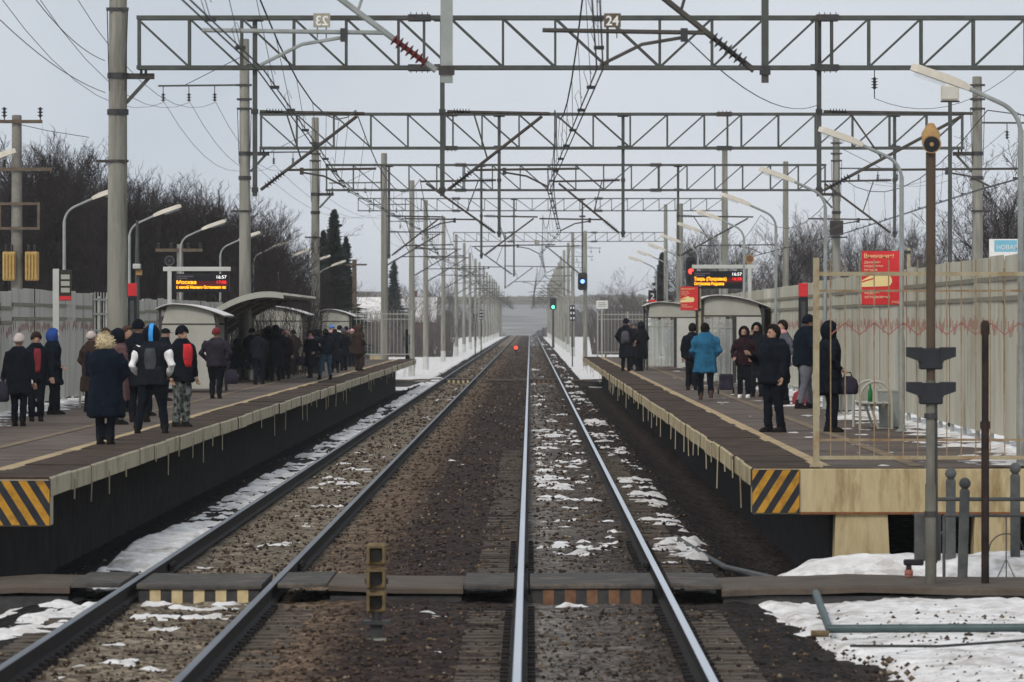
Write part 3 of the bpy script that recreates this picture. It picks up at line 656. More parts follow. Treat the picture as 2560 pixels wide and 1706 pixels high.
# pipes and cable lying in the snow
pp = MB().tube([W(2040, 1488, 58.6)+Vector((0,0,.02)), W(2073, 1588, 53.3)+Vector((0,0,.06)), (6.4, 52.7, .0-.07)], .042, 10).build('fallen_pipe', 'pipe', smooth='auto')
tag(pp, 'bent teal pipe lying in the snow beside the crossing', 'pipe')
tag(MB().tube([(3.0, 50.6, -.13), (3.8, 50.2, -.11), (4.6, 50.6, -.08), (4.9, 51.0, -.04), (5.3, 50.4, -.08)], .013, 6).build('loose_cable', 'wire'), 'loose dark cable trailing over gravel and snow', 'cable')
tag(MB().tube([W(2030, 1600, 53)+Vector((0,.2,.05)), W(2075, 1588, 53)+Vector((0,.2,.0))], .035, 8).build('broken_pipe_end', 'dwarf_yellow'), 'short ochre pipe stub at the bend of the teal pipe', 'pipe')
# grey drain hose beside the right platform
tag(MB().tube([(2.1, 78, -.2), (2.35, 72, -.22), (2.45, 68, -.18), (2.75, 64.5, -.12), (3.0, 62.2, -.1)], .035, 8).build('drain_pipe', 'grey_paint'), 'grey pipe running down under the striped platform corner', 'pipe')
# ------------------------------------------------------------------ dwarf signals
def dwarf(x, y, z, label, lit=None, ym='dwarf_yellow'):
    t = thing('dwarf_signal', (x, y, z), label, 'dwarf signal')
    MB().bbox(-.11, .11, -.11, .11, .02, .1, .015).build('foundation', 'concrete_dark', t)
    MB().box(-.13, .13, -.1, .1, .235, .27).box(-.06, .06, -.05, .05, .1, .24).build('bracket', 'steel_dark', t)
    MB().lathe([(.05,.27),(.05,.36)], seg=10).build('neck', 'steel_dark', t)
    for k in range(3):
        z0 = .34 + k*.228
        h = MB().bbox(-.095, .095, -.05, .14, z0, z0+.216, .02).build('light_unit', ym, t)
        MB().prism([(-.085, z0+.03), (-.085, z0+.2), (.085, z0+.2), (.085, z0+.03), (.062, z0+.03), (.062, z0+.178), (-.062, z0+.178), (-.062, z0+.03)], lambda a, b, d: (a, d, b), -.17, -.05).build('visor', ym, h)
        MB().lathe([(.06,0),(.058,.01)], (0,-.051,z0+.1), 14, (0,-1,0)).build('lens', lit if (lit and k == 2) else 'glass_dark', h)
        for s in (-1, 1): MB().cbox((s*.104, .03, z0+.08), .016, .06, .05).build('latch', 'steel_dark', h)
    return t
dwarf(X(941, 52), 52, -.24, 'dull yellow three-lamp dwarf signal standing unlit between the tracks by the crossing')
dw = dwarf(X(1290, 487), 487, -.25, 'small distant dwarf signal showing a red lamp between the tracks', 'sig_red', 'steel_dark')
tag(dw, dw['label'], 'dwarf signal')
for c in dw.children:
    if c.name.startswith('light_unit'):
        for g in c.children:
            if g.name.startswith('lens') and g.active_material == M['sig_red']: g.scale = (2.6, 1, 2.6); g.location = (0, 0, -.96*1.6+.07)
# ------------------------------------------------------------------ lamp posts
def lamp_proto(s, label, group):                        # s: direction of the arm (+1 = towards +x)
    t = thing('platform_lamp', (0, 0, PZ), label, 'street lamp', group)
    MB().lathe([(.09,0),(.09,.02),(.055,.04),(.05,1.5),(.04,1.55),(.036,4.2)], seg=10).build('post', 'galv_light', t, smooth='auto')
    pts = [(0,0,4.15)]
    for a in np.linspace(0, 68, 9): pts.append((s*(.42-.42*math.cos(R(a))), 0, 4.15+.42*math.sin(R(a))))
    ex, ez = pts[-1][0], pts[-1][2]
    pts.append((ex+s*.42, 0, ez+.19))
    MB().tube(pts, .03, 8).build('arm', 'galv_light', t, smooth='auto')
    h = MB(); d = Vector((s*.93, 0, .33)).normalized(); p = Vector(pts[-1]) - d*.05
    n = Vector((-d.z*s, 0, d.x*s)); L = .78
    rings = []
    for u, hw, ht in ((0,.05,.04),(.12,.075,.06),(.3,.09,.075),(.9,.085,.07),(1,.06,.05)):
        c = p + d*L*u; rings.append([tuple(c + Vector((0,hw,0)) - n*.03), tuple(c + Vector((0,hw*.7,0)) + n*ht), tuple(c - Vector((0,hw*.7,0)) + n*ht), tuple(c - Vector((0,hw,0)) - n*.03)])
    hd = h.loft(rings).build('lamp_head', 'lamp_white', t)
    c0 = p + d*.3 - n*.045; c1 = p + d*.72 - n*.045
    MB().bar(c0, c1, .07).build('diffuser', 'glass', hd)
    return t
LL = [97,123,143,164,185,207,228,250,271]
RL = [66.2+1.2,89,112,134.5,154.5,174,197,219,241,262]
def ordinal(i): return ['first','second','third','fourth','fifth','sixth','seventh','eighth','ninth','tenth'][i]
a0 = lamp_proto(1, '', 'curved lamps along the canopy platform'); b0 = lamp_proto(-1, '', 'curved lamps along the railed platform')
for i, D in enumerate(LL):
    o = a0 if i == 0 else copy_tree(a0); o.location = (-10.6, D, PZ-.1)
    o['label'] = 'curved-arm lamp on slim grey post, %s along the pale fence' % ordinal(i)
for i, D in enumerate(RL):
    o = b0 if i == 0 else copy_tree(b0); o.location = (6.12, D, PZ)
    o['label'] = 'curved-arm lamp on slim grey post, %s along the corrugated fence from the end railing' % ordinal(i)
# square floodlight on a thin pole
fp = thing('floodlight_pole', (X(2375, 97), 97, -.3), 'thin grey pole carrying a square white floodlight behind the corrugated fence', 'floodlight')
hz = Z(252, 97)+.3
MB().lathe([(.045,0),(.035,hz)], seg=10).build('post', 'galv', fp)
MB().bbox(-.16, .16, -.09, .09, hz, hz+.28, .03).build('lamp_housing', 'lamp_white', fp)
MB().bbox(-.135, .135, -.1, -.088, hz+.03, hz+.25, .004).build('front_glass', 'glass', fp)
MB().box(-.17, .17, -.02, .02, hz-.03, hz+.0).build('bracket', 'steel_dark', fp)
# ------------------------------------------------------------------ shelters
def shelter(x0, x1, y0, L, label, s, glazed, zs=1.0):
    """s=+1: fence side is x1 (right platform); s=-1: fence side is x0."""
    t = thing('waiting_shelter', (0, 0, PZ), label, 'shelter'); t.scale = (1, 1, zs)
    wd = x1-x0; xo, xb = (x0, x1) if s > 0 else (x1, x0)
    def roofz(u): return 2.26 + .26*math.sin(math.pi*min(1, max(0, .18+.82*u)))    # u 0 at the open side ... 1 at the drooping side
    def rx(u): return (x0 + wd*u) if s > 0 else (x1 - wd*u)
    def prof(u):                                          # droops to the right as in the photograph
        xx = x0-.1 + (wd+.25)*u; return xx, 2.52 - .34*max(0, (u-.25)/.75)**1.9 - .14*max(0, (.25-u)/.25)**2
    us = np.linspace(0, 1, 13)
    rf = [prof(u) for u in us]
    poly = [(a, b) for a, b in rf] + [(a, b+.035) for a, b in reversed(rf)]
    r_ = MB().prism(poly, lambda a, b, d: (a, d, b), y0-.15, y0+L+.15).build('roof', 'steel_dark', t)
    poly = [(a, b+.037) for a, b in rf] + [(a, b+.06) for a, b in reversed(rf)]
    MB().prism(poly, lambda a, b, d: (a, d, b), y0-.1, y0+L+.1).build('roof_snow', 'snow', r_)
    for (x, zt) in ((x0, 2.42), (x1-.04, 2.3)):
        for y in (y0, y0+L): MB().box(x-.035, x+.035, y-.035, y+.035, 0, zt).build('post', 'steel_dark', t)
    def endwall(y, nm):
        mid = x0 + wd*(.52 if glazed else 0)
        up = [(a, b-.005) for a, b in rf if x0+.05 < a < x1-.08]
        gable = [(x0+.05, 2.0), *up, (x1-.09, 2.0)]
        MB().prism(gable, lambda a, b, d: (a, d, b), y-.012, y+.012).build('gable_panel', 'panel_grey', t)
        MB().box(x0, x1-.04, y-.025, y+.025, 1.96, 2.0).build('cross_rail', 'steel_bare', t)
        MB().box(mid+.05, x1-.09, y-.012, y+.012, .12, 1.955).build('end_panel', 'panel_white' if glazed else 'panel_grey', t)
        if glazed:
            MB().box(mid-.06, mid+.04, y-.02, y+.02, .1, 1.955).build('door_post', 'steel_dark', t)
            g = MB().box(x0+.06, mid-.07, y-.006, y+.006, .15, 1.9).build('glass_pane', 'glass', t)
            for k in range(1, 4):
                xx = x0+.06+(mid-.13-x0)*k/4; MB().box(xx-.012, xx+.012, y-.018, y+.018, .15, 1.955).build('glazing_bar', 'fence_post', t)
            for zz in (.15, 1.65): MB().box(x0+.05, mid-.07, y-.02, y+.02, zz-.015, zz+.015).build('glazing_rail', 'fence_post', t)
    endwall(y0, 0); endwall(y0+L, 1)
    xf = x1-.06 if s > 0 else x0+.02
    for k in range(int(L/1.25)):
        MB().box(xf, xf+.03, y0+.05+k*1.25, y0+k*1.25+1.22, .12, 2.2).build('back_panel', 'panel_white' if glazed else 'panel_grey', t)
    xs_ = x1-.5 if s > 0 else x0+.12
    MB().bbox(xs_, xs_+.4, y0+.4, y0+L-.4, .42, .46, .01).build('bench_seat', 'wood_brown', t)
    for y in (y0+.6, y0+L/2, y0+L-.6): MB().box(xs_+.05, xs_+.35, y-.03, y+.03, 0, .42).build('bench_leg', 'steel_dark', t)
    return t
shelter(4.85, 6.6, 152, 5.2, 'glazed waiting shelter with white end panel under the amber display near the red poster', 1, True)
shelter(4.4, 6.45, 203, 5.2, 'farther glazed waiting shelter beside the three dark figures', 1, True)
shelter(-9.45, -7.95, 138, 4.2, 'small arched-roof shelter beside the amber display on the canopy platform', -1, False, .885)
shelter(-9.85, -8.0, 192, 4.6, 'small arched-roof shelter just beyond the big arched canopy', -1, False, .93)
shelter(-9.4, -8.05, 243, 4.2, 'small arched-roof shelter nearest the far barred railing', -1, False, .93)
# big arched canopy
cn = thing('arched_canopy', (0, 0, PZ), 'large brown canopy on curved pale cantilever ribs', 'canopy')
def arc(u): return (-10.15 + 2.95*u, 1.25 + 1.28*math.sin(R(5+100*u)))
ribu = np.linspace(0, 1, 16)
for k, y in enumerate((158, 164, 170, 176, 182)):
    poly = [(arc(u)[0], arc(u)[1]) for u in ribu] + [(arc(u)[0]-.02, arc(u)[1]+.17) for u in ribu[::-1]]
    MB().prism(poly, lambda a, b, d: (a, d, b), y-.05, y+.05).build('rib', 'panel_grey', cn)
    MB().box(-10.27, -10.1, y-.06, y+.06, 0, 1.42).build('column', 'panel_grey', cn)
poly = [(arc(u)[0]+.03, arc(u)[1]+.04) for u in ribu] + [(arc(u)[0]+.03, arc(u)[1]+.10) for u in ribu[::-1]]
for k in range(4): MB().prism(poly, lambda a, b, d: (a, d, b), 158.06+6*k, 163.94+6*k).build('roof_panel', 'canopy_under', cn)
for u in (.3, .6, .9): a, b = arc(u); MB().box(a-.04, a+.04, 158, 182, b-.06, b+.02).build('purlin', 'canopy_under', cn)
for k in range(4): MB().box(-10.2, -10.16, 158.1+6*k, 163.9+6*k, .1, 1.4).build('back_panel', 'canopy_under', cn)
# ------------------------------------------------------------------ displays
def display(x0, x1, y, zt, zb, post_x, label, top_beam, rows):
    t = thing('departure_display', (post_x, y, PZ), label, 'display board')
    q = lambda x, z: (x-post_x, 0, z-PZ)
    MB().box(-.055, .055, -.055, .055, 0, zt-PZ+.2).build('post', 'panel_white', t)
    a, b = top_beam; MB().bbox(a-post_x, b-post_x, -.06, .06, zt-PZ+.07, zt-PZ+.19, .01).build('top_beam', 'panel_white', t)
    cas = MB().bbox(x0-post_x, x1-post_x, -.09, .09, zb-PZ, zt-PZ, .012).build('casing', 'black', t)
    for xx in (x0+.25, x1-.25): MB().box(xx-post_x-.02, xx-post_x+.02, -.02, .02, zt-PZ, zt-PZ+.08).build('hanger', 'panel_grey', t)
    wv, hv = x1-x0, zt-zb
    MB().box(x0-post_x+.03, x1-post_x-.03, -.094, -.089, zb-PZ+.03, zt-PZ-.02).build('screen', 'screen', cas)
    MB().box(x0-post_x+.05, x1-post_x-.05, -.0965, -.0935, zt-PZ-.66*hv, zt-PZ-.40*hv).build('screen_band', 'led_maroon', cas)
    for fz_, fw in ((.83, .3), (.72, .2)): MB().box(x0-post_x+.05*wv, x0-post_x+(.05+fw)*wv, -.0965, -.0935, zb-PZ+fz_*hv, zb-PZ+(fz_+.06)*hv).build('dim_line', 'led_dim', cas)
    for body, size, m, fx, fz, sx in rows: text('screen_text', body, size*hv, m, cas, (x0-post_x+fx*wv, -.101, zb-PZ+fz*hv), sx=sx, bold=.0035 if m == 'led_amber' else .0)
    ls = MB().lathe([(.13,0),(.14,-.02),(.12,-.02),(.05,.06)], (0,-.03,zt-PZ+.36), 18, (0,1,0)).lathe([(.11,0),(.06,.14),(.03,.18)], (0,-.02,zt-PZ+.36), 16, (0,1,0)).build('loudspeaker', 'speaker_tan' if x0 > 0 else 'grey_paint', t, smooth='auto')
    MB().lathe([(.118,0),(.117,.004)], (0,-.035,zt-PZ+.36), 18, (0,-1,0)).build('speaker_grille', 'black' if x0 < 0 else 'stripe_brown', ls)
    MB().lathe([(.03,0),(.02,.02)], (0,-.042,zt-PZ+.36), 10, (0,-1,0)).build('speaker_core', 'grey_paint', ls)
    return t
DD = 148.0
display(X(435, DD), X(574, DD), DD, Z(685, DD), Z(731, DD), X(424, DD), 'black departure display with amber and red text on the canopy platform', (X(408, DD), X(577, DD)),
        [('16:57', .25, 'led_white', .755, .74, 1.05), ('Москва', .27, 'led_amber', .045, .45, 1.1), ('17:00', .25, 'led_red', .76, .46, 1.0), ('с какой Малино Останкино вк', .215, 'led_amber', .045, .2, .86)])
DD = 165.0
display(X(1729, DD), X(1861, DD), DD, Z(678, DD), Z(722, DD), X(1874, DD), 'black departure display with amber text and round loudspeaker by the glazed shelter', (X(1730, DD), X(1888, DD)),
        [('16:57', .25, 'led_white', .755, .74, 1.05), ('Тверь (Покровка)', .27, 'led_amber', .045, .46, .8), ('16:58', .25, 'led_red', .76, .47, 1.0), ('Остановки Родники', .24, 'led_amber', .045, .2, .74)])
# ------------------------------------------------------------------ signs
def poster(x0, x1, y, z0, z1, post_x, label, dark=True):
    t = thing('warning_poster', (post_x, y, PZ), label, 'poster', 'red warning posters')
    MB().box(-.03, .03, .02, .08, 0, z1-PZ+.06).build('post', 'rail_cream', t)
    for zz in (z1-.02, z0+.02): MB().box(min(x0-post_x, -.03), max(x1-post_x, .03), .0, .03, zz-PZ-.025, zz-PZ+.025).build('bracket', 'steel_dark', t)
    b = MB().box(x0-post_x, x1-post_x, -.03, -.001, z0-PZ, z1-PZ).build('board', 'red_sign', t)
    MB().box(x1-post_x+.001, x1-post_x+.035, -.03, .03, z0-PZ-.02, z1-PZ+.01).build('board_edge', 'pole_dark', t)
    wv, hv = x1-x0, z1-z0; q = lambda u, v: (x0-post_x+u*wv, z0-PZ+v*hv)
    for body, size, u, v, sx, m in (('Внимание!', .11, .05, .87, 1.0, 'sign_yellow'), ('Движение', .062, .06, .77, 1, 'sign_cream'), ('скоростных', .062, .06, .70, 1, 'sign_cream'), ('поездов', .062, .06, .63, 1, 'sign_cream'),
                                    ('Будьте', .075, .07, .20, 1.1, 'sign_cream'), ('осторожны!', .075, .07, .12, 1.1, 'sign_cream'), ('РЖД', .05, .78, .03, 1.2, 'sign_cream')):
        a, c = q(u, v); text('sign_text', body, size*hv, m, b, (a, -.0335, c), sx=sx)
    tr = [(.0,.33),(.0,.45),(.22,.54),(.40,.585),(.5,.58),(.48,.555),(.60,.535),(.72,.55),(.78,.49),(.79,.42),(.74,.36),(.68,.345),(.3,.335)]
    MB().prism([q(*p) for p in tr], lambda a, c, d: (a, d, c), -.0345, -.0302).build('printed_train', 'sign_yellow', b)
    MB().prism([q(*p) for p in [(.0,.41),(.0,.435),(.3,.5),(.31,.475)]], lambda a, c, d: (a, d, c), -.0365, -.0346).build('printed_stripe', 'red_sign', b)
    return t
DP = 98.0; poster(X(2154, DP), X(2250, DP), DP, Z(762, DP), Z(628, DP), X(2272, DP), 'large red warning poster with a pale train behind the end railing')
DP = 150.0; poster(X(1701, DP), X(1745, DP), DP, Z(776, DP), Z(717, DP), X(1750, DP), 'smaller red warning poster beside the glazed shelter under the display')
DN = 140.0; nv = thing('name_sign', (X(2512, DN), DN, -.3), 'white and blue name sign reading НОВАЯ behind the corrugated fence', 'sign')
hw = (X(2552, DN)-X(2474, DN))/2; zt = Z(598, DN)+.3
MB().box(-hw, hw, -.03, .03, zt-.75, zt).build('board', 'sign_white', nv)
MB().box(-hw+.13, hw-.09, -.036, -.0301, zt-.33, zt-.03).build('blue_panel', 'sign_blue', nv)
text('sign_text', 'НОВАЯ', .16, 'sign_white', nv, (-hw+.18, -.041, zt-.27), sx=1.0)
for s in (-.8, .8): MB().box(s*hw-.04, s*hw+.04, .03, .1, 0, zt).build('post', 'galv', nv)
def plate(name, x, y, zc, wd, ht, label, m, txt, tm, base_z, size=.7, extra=None, post=True):
    t = thing(name, (x, y, base_z), label, 'sign')
    z = zc-base_z
    if post: MB().tube([(0, .03, 0), (0, .03, z+ht/2)], .035, 8).build('post', 'panel_grey', t)
    b = MB().box(-wd/2, wd/2, -.03, -.006, z-ht/2, z+ht/2).build('plate', m, t)
    if txt: text('sign_text', txt, ht*size, tm, b, (0, -.034, z-ht*size*.36), align='CENTER')
    if extra: extra(b, z)
    return t
plate('track_number_sign', X(1631, 225), 225, Z(741, 225), .34, .5, 'dark plate with white number 2 and red foot by the far glazed shelter', 'hazard_black', '2', 'sign_white', PZ, .75,
      lambda b, z: MB().box(-.165, .165, -.034, -.031, z-.24, z-.15).build('red_foot', 'red_sign', b))
def lines(b, z):
    for k in range(3): MB().box(-.22, .22, -.034, -.031, z+.08-k*.09, z+.11-k*.09).build('text_line', 'galv', b)
plate('notice_board', X(1505, 283), 283, Z(762, 283), .6, .42, 'small white notice on a post at the far end of the railed platform', 'sign_white', None, None, -.3, .5, lines)
# info steles
for x, D, zt, l in ((X(2008, 118), 118, 3.75, 'dark slim information pillar with red top beside the corrugated fence'), (X(331, 125), 125, 3.8, 'dark slim information pillar with red top beside the thick mast')):
    t = thing('information_pillar', (x, D, PZ), l, 'pillar')
    MB().bbox(-.10, .10, -.1, .1, 0, zt-PZ-.3, .01).build('body', 'hazard_black', t)
    MB().box(-.045, .045, -.106, -.1005, .6, zt-PZ-.4).build('glazed_strip', 'galv', t)
    MB().bbox(-.10, .10, -.1, .1, zt-PZ-.298, zt-PZ, .01).build('top', 'red_sign', t)
ib = thing('timetable_board', (X(140, 106), 106, PZ), 'pale post with dark glazed timetable board and red foot by the pale fence', 'notice board')
zb, zt = Z(752, 106)-PZ, Z(675, 106)-PZ
MB().box(-.06, .06, -.04, .04, 0, zt+.02).build('post', 'panel_white', ib)
bb = MB().bbox(.065, .3, -.03, .03, zb, zt, .01).build('board', 'glass_dark', ib); MB().box(.07, .295, -.035, -.031, zb+.01, zb+.09).build('red_foot', 'red_sign', bb)
for k in range(3): MB().box(.1, .27, -.034, -.031, zb+.16+.13*k, zb+.25+.13*k).build('paper', 'panel_grey', bb)
# ------------------------------------------------------------------ benches and small things on the platforms
def bench(x, y, L, label, rz=0):
    t = thing('platform_bench', (x, y, PZ), label, 'bench', 'arched-end benches')
    for yy in (0, L):
        pts = [(-.27, yy, 0), (-.27, yy, .5)] + [(-.27*math.cos(a), yy, .5+.3*math.sin(a)) for a in np.linspace(.15, math.pi-.15, 11)] + [(.27, yy, .5), (.27, yy, 0)]
        MB().tube(pts, .025, 8).build('end_arch', 'panel_grey', t, smooth='auto')
    for k in range(4): MB().bbox(-.24+k*.125, -.14+k*.125, -.02, L+.02, .42, .45, .006).build('seat_slat', 'panel_grey', t)
    for yy in (.15, L-.15):
        MB().box(-.26, .26, yy-.02, yy+.02, .38, .42).build('seat_bearer', 'panel_grey', t)
        MB().tube([(-.08, yy, .4), (.05, yy, 0)], .025, 6).build('leg', 'panel_grey', t)
    return t
def on_platform(px, fy): s = (fy-806)/1.8; return (px-1325)/s, F/s
bx, by = on_platform(2190, 1073); bench(bx, by, 1.8, 'arched-end grey bench with a green bottle behind the end railing')
bot = thing('green_bottle', (bx-.08, by+.3, PZ+.455), 'green bottle standing on the arched-end bench', 'bottle')
MB().lathe([(.04,0),(.042,.02),(.042,.17),(.018,.24),(.016,.3)], seg=12).build('body', 'bottle', bot, smooth='auto'); MB().lathe([(.018,.3),(.018,.33)], seg=10).build('cap', 'black', bot)
bx2, by2 = on_platform(2050, 1038); bench(bx2+.25, by2, 1.8, 'arched-end grey bench behind the standing figures by the corrugated fence')
bx3, by3 = on_platform(232, 1021); bench(bx3, by3, 1.8, 'arched-end grey bench carrying bags by the pale fence')
def bag(name, x, y, z, w_, d_, h_, m, label, cat='bag'):
    t = thing(name, (x, y, z), label, cat); n = 14; rings = []
    for zz, k in ((0,.8),(.1,1),(.5,1.02),(.8,.85),(1,.35)): rings.append([(w_/2*k*math.copysign(abs(math.cos(a))**.7, math.cos(a)), d_/2*k*math.copysign(abs(math.sin(a))**.7, math.sin(a)), zz*h_) for a in np.linspace(0, 2*math.pi, n, endpoint=False)])
    MB().loft(rings).build('body', m, t, smooth=True)
    MB().tube([(-w_*.2,0,h_*.95),(-w_*.12,0,h_*1.2),(w_*.12,0,h_*1.2),(w_*.2,0,h_*.95)], .012, 5).build('handle', m, t); return t
cl = {}
def cloth(name, c, v=.6, rough=.9):
    if name not in cl: M['cloth_'+name] = mat('cloth_'+name, c, tuple(min(1, q*(1+v)) for q in c), rough, scale=5, bump=.4, bscale=14, detail=4, spec=.08); cl[name] = 'cloth_'+name
    return cl[name]
bag('shoulder_bag', bx3-.05, by3+.4, PZ+.455, .42, .3, .32, cloth('bagdark', (.025,.022,.035)), 'dark bag lying on the bench by the pale fence')
bag('shopping_bag', bx3+.12, by3+.95, PZ+.455, .42, .3, .42, cloth('bagpink', (.38,.09,.11)), 'pink shopping bag on the bench by the pale fence')
bag('holdall', on_platform(2010, 1015)[0], on_platform(2010, 1015)[1], PZ, .5, .3, .35, cloth('bagred', (.18,.03,.035)), 'dark red holdall on the platform behind the man in grey jeans')
def litter_bin(x, y, label, z=PZ):
    t = thing('litter_bin', (x, y, z), label, 'litter bin', 'grey litter bins')
    MB().loft([[(-.17,-.17,.02),(.17,-.17,.02),(.17,.17,.02),(-.17,.17,.02)],[(-.2,-.2,.62),(.2,-.2,.62),(.2,.2,.62),(-.2,.2,.62)]]).build('bin_body', 'galv_light', t)
    MB().box(-.215,.215,-.215,.215,.622,.66).build('rim', 'panel_grey', t); MB().box(-.15,.15,-.15,.15,0,.02).build('foot', 'steel_dark', t); return t
x, y = on_platform(2225, 1070); litter_bin(x, y, 'grey litter bin beside the bench with the green bottle')
x, y = on_platform(2108, 1028); litter_bin(x, y, 'grey litter bin behind the dark figure at the end railing')
x, y = on_platform(1815, 985); tr = thing('shopping_trolley', (x, y, PZ), 'small dark wheeled shopping trolley by the shelter door', 'trolley')
MB().bbox(-.17,.17,-.12,.12,.1,.5,.03).build('bag', cloth('bagdark', (.025,.022,.035)), tr); MB().tube([(-.12,.12,.1),(-.12,.14,.95),(.12,.14,.95),(.12,.12,.1)], .012, 6).build('frame', 'galv', tr)
for s in (-1, 1): MB().lathe([(.085,-.02),(.085,.02)], (s*.19,.1,.085), 14, (1,0,0)).build('wheel', 'black', tr)
x, y = on_platform(884, 916); pt = thing('flower_box', (x, y, PZ), 'dark box of bright green leaves beside the brown-coated figure', 'planter')
MB().bbox(-.55,.45,-.2,.2,.0,.42,.02).build('box', 'hazard_black', pt)
mb = MB()
for k in range(150):
    a, b = random.uniform(-.52,.42), random.uniform(-.18,.18); hh = random.uniform(.08,.2); dx, dy = random.uniform(-.06,.06), random.uniform(-.06,.06)
    mb.add([(a-.02,b,.42),(a+.02,b,.42),(a+dx+.012,b+dy,.42+hh*.6),(a+dx*1.6,b+dy*1.6,.42+hh)], [(0,1,2),(0,2,3)])
mb.build('leaves', 'green_leaf', pt)
for px, fy, c, l in ((1075*0+952, 902, 'panel_white', 'cream cabinet beyond the far barred railing'),):
    t = thing('cabinet', (X(940, 275), 275, -.35), l, 'cabinet'); MB().bbox(-.3,.3,-.25,.25,0,1.55,.02).build('body', 'cream', t); MB().box(-.33,.33,-.28,.28,1.552,1.6).build('lid', 'panel_grey', t)
# ------------------------------------------------------------------ overhead structures
def pole_mb(z0, z1, r0, r1, seg=16): return MB().lathe([(r0, z0), (r0*.6+r1*.4, z0+(z1-z0)*.4), (r1, z1), (r1*.8, z1+.02)], seg=seg)
def mast(x, y, zt, label, r0=.215, r1=.15, z0=-.5, bracket=None, arm=None, feeders=True, group='concrete overhead line masts', white=False, detail=True):
    t = thing('catenary_mast', (x, y, z0), label, 'mast', group); b = -z0; t.rotation_euler = (0, R(random.uniform(-.22, .22)), 0)
    pole_mb(0, zt-z0, r0, r1).build('pole', 'concrete', t, smooth='auto')
    rr = lambda z: r0 + (r1-r0)*(z-z0)/(zt-z0) + .012
    def band(z, h=.09): MB().lathe([(rr(z), -h/2), (rr(z)+.02, -h/2), (rr(z)+.02, h/2), (rr(z), h/2)], (0, 0, z-z0), 16).build('clamp_band', 'steel_dark', t)
    if bracket:                                        # (side, z of truss seat)
        s, zs = bracket; zz = zs-z0
        band(zs-.17, .12); band(zs-.95, .12)
        MB().box(*sorted((s*.1, s*.78)), -.1, .1, zz-.24, zz-.12).build('bracket_arm', 'steel_dark', t)
        MB().bar((s*.18, 0, zz-.75), (s*.66, 0, zz-.22), .075).build('bracket_strut', 'galv', t)
        for k in (0, 1): MB().cbox((s*(.5+.1*k), 0, zz-.07), .05, .12, .13).build('seat_block', 'steel_dark', t)
        for dzb in (1.25, 1.55, 2.0):
            band(zs+dzb, .06); MB().box(-.24, .24, -.02-r1, .02-r1, zz+dzb-.035, zz+dzb+.035).build('strap', 'steel_dark', t)
        for k in (-1, 1): MB().tube([(k*.22, -r1, zz+1.25), (k*.17, -r1-.02, zz-.5)], .012, 5).build('tie_wire', 'wire', t)
        band(zs-2.0, .05); MB().box(*sorted((-s*.45, s*.2)), -.19, -.15, zz-2.04, zz-1.98).build('cable_arm', 'steel_dark', t)
    if feeders:                                        # side arm carrying three suspended insulators (away from the line)
        s = -1 if x < 0 else 1; zz = (zt-1.45)-z0
        MB().tube([(0, 0, zz), (s*2.75, 0, zz-.02)], .03, 6).build('cross_arm', 'galv', t)
        MB().tube([(s*1.9, 0, zz), (0, 0, zz+.95)], .012, 5).build('arm_stay', 'wire', t)
        for k in range(3):
            u = s*(.95+.82*k); il = MB().tube([(u, 0, zz-.02), (u, 0, zz-.26)], .016, 5); ins(il, (u, 0, zz-.52), (u, 0, zz-.26), .075, 3).build('insulator', 'porcelain', t)
    if arm: cantilever(t, x, y, z0, *arm)
    if white: MB().lathe([(r0+.004, 0), (r0+.004, 1.0)], seg=16).build('painted_foot', 'panel_white', t)
    return t
def cantilever(t, px, py, z0, s, reach, cx, im='porcelain', light=False, mm=None):
    """tubes from a post at px reaching s*reach; contact wire registered at cx; coordinates relative to t at (px,py,z0)."""
    m = mm or ('galv_light' if light else 'steel_bare'); zt, zb, zc = 7.42-z0, 5.74-z0, 5.80-z0
    e = s*reach
    MB().tube([(s*.1, 0, zt), (s*.22, 0, zt)], .035, 6).tube([(s*.6, 0, zt-.01), (e, 0, zt-.04)], .035, 8).build('top_tube', m, t)
    ins(MB(), (s*.22, 0, zt), (s*.6, 0, zt-.01), .075, 6).build('insulator', im, t)
    dv = Vector((e*.93-s*.12, 0, zt-.1-zb)); p0 = Vector((s*.12, 0, zb)); d = dv.normalized()
    MB().tube([p0, p0+d*.15], .035, 6).tube([p0+d*.6, p0+dv], .037, 8).build('diagonal_tube', m, t)
    ins(MB(), p0+d*.13, p0+d*.62, .075, 7).build('insulator', im, t)
    MB().tube([p0+d*.0 + Vector((s*.55, 0, zt-zb-.03)), p0+d*(dv.length*.42)], .02, 6).build('brace', m, t)
    rx0 = p0 + d*(dv.length*.27); ce = cx-px
    rend = (ce - s*.0, 0, rx0.z+.04); over = ce + (s*.65 if True else 0)
    MB().tube([rx0, (over, 0, rx0.z+.03)], .027, 8).build('register_arm', m, t)
    a = (ce + (-s if abs(ce) < reach*1.3 else s)*.95)
    MB().tube([(a, 0, rx0.z-.05), ((a+ce)/2, 0, rx0.z-.13), (ce, 0, zc)], .02, 6).build('steady_arm', m, t)
    MB().box(a-.04, a+.04, -.05, .05, rx0.z-.1, rx0.z+.05).build('hinge', 'steel_dark', t)
    return rx0.z+z0
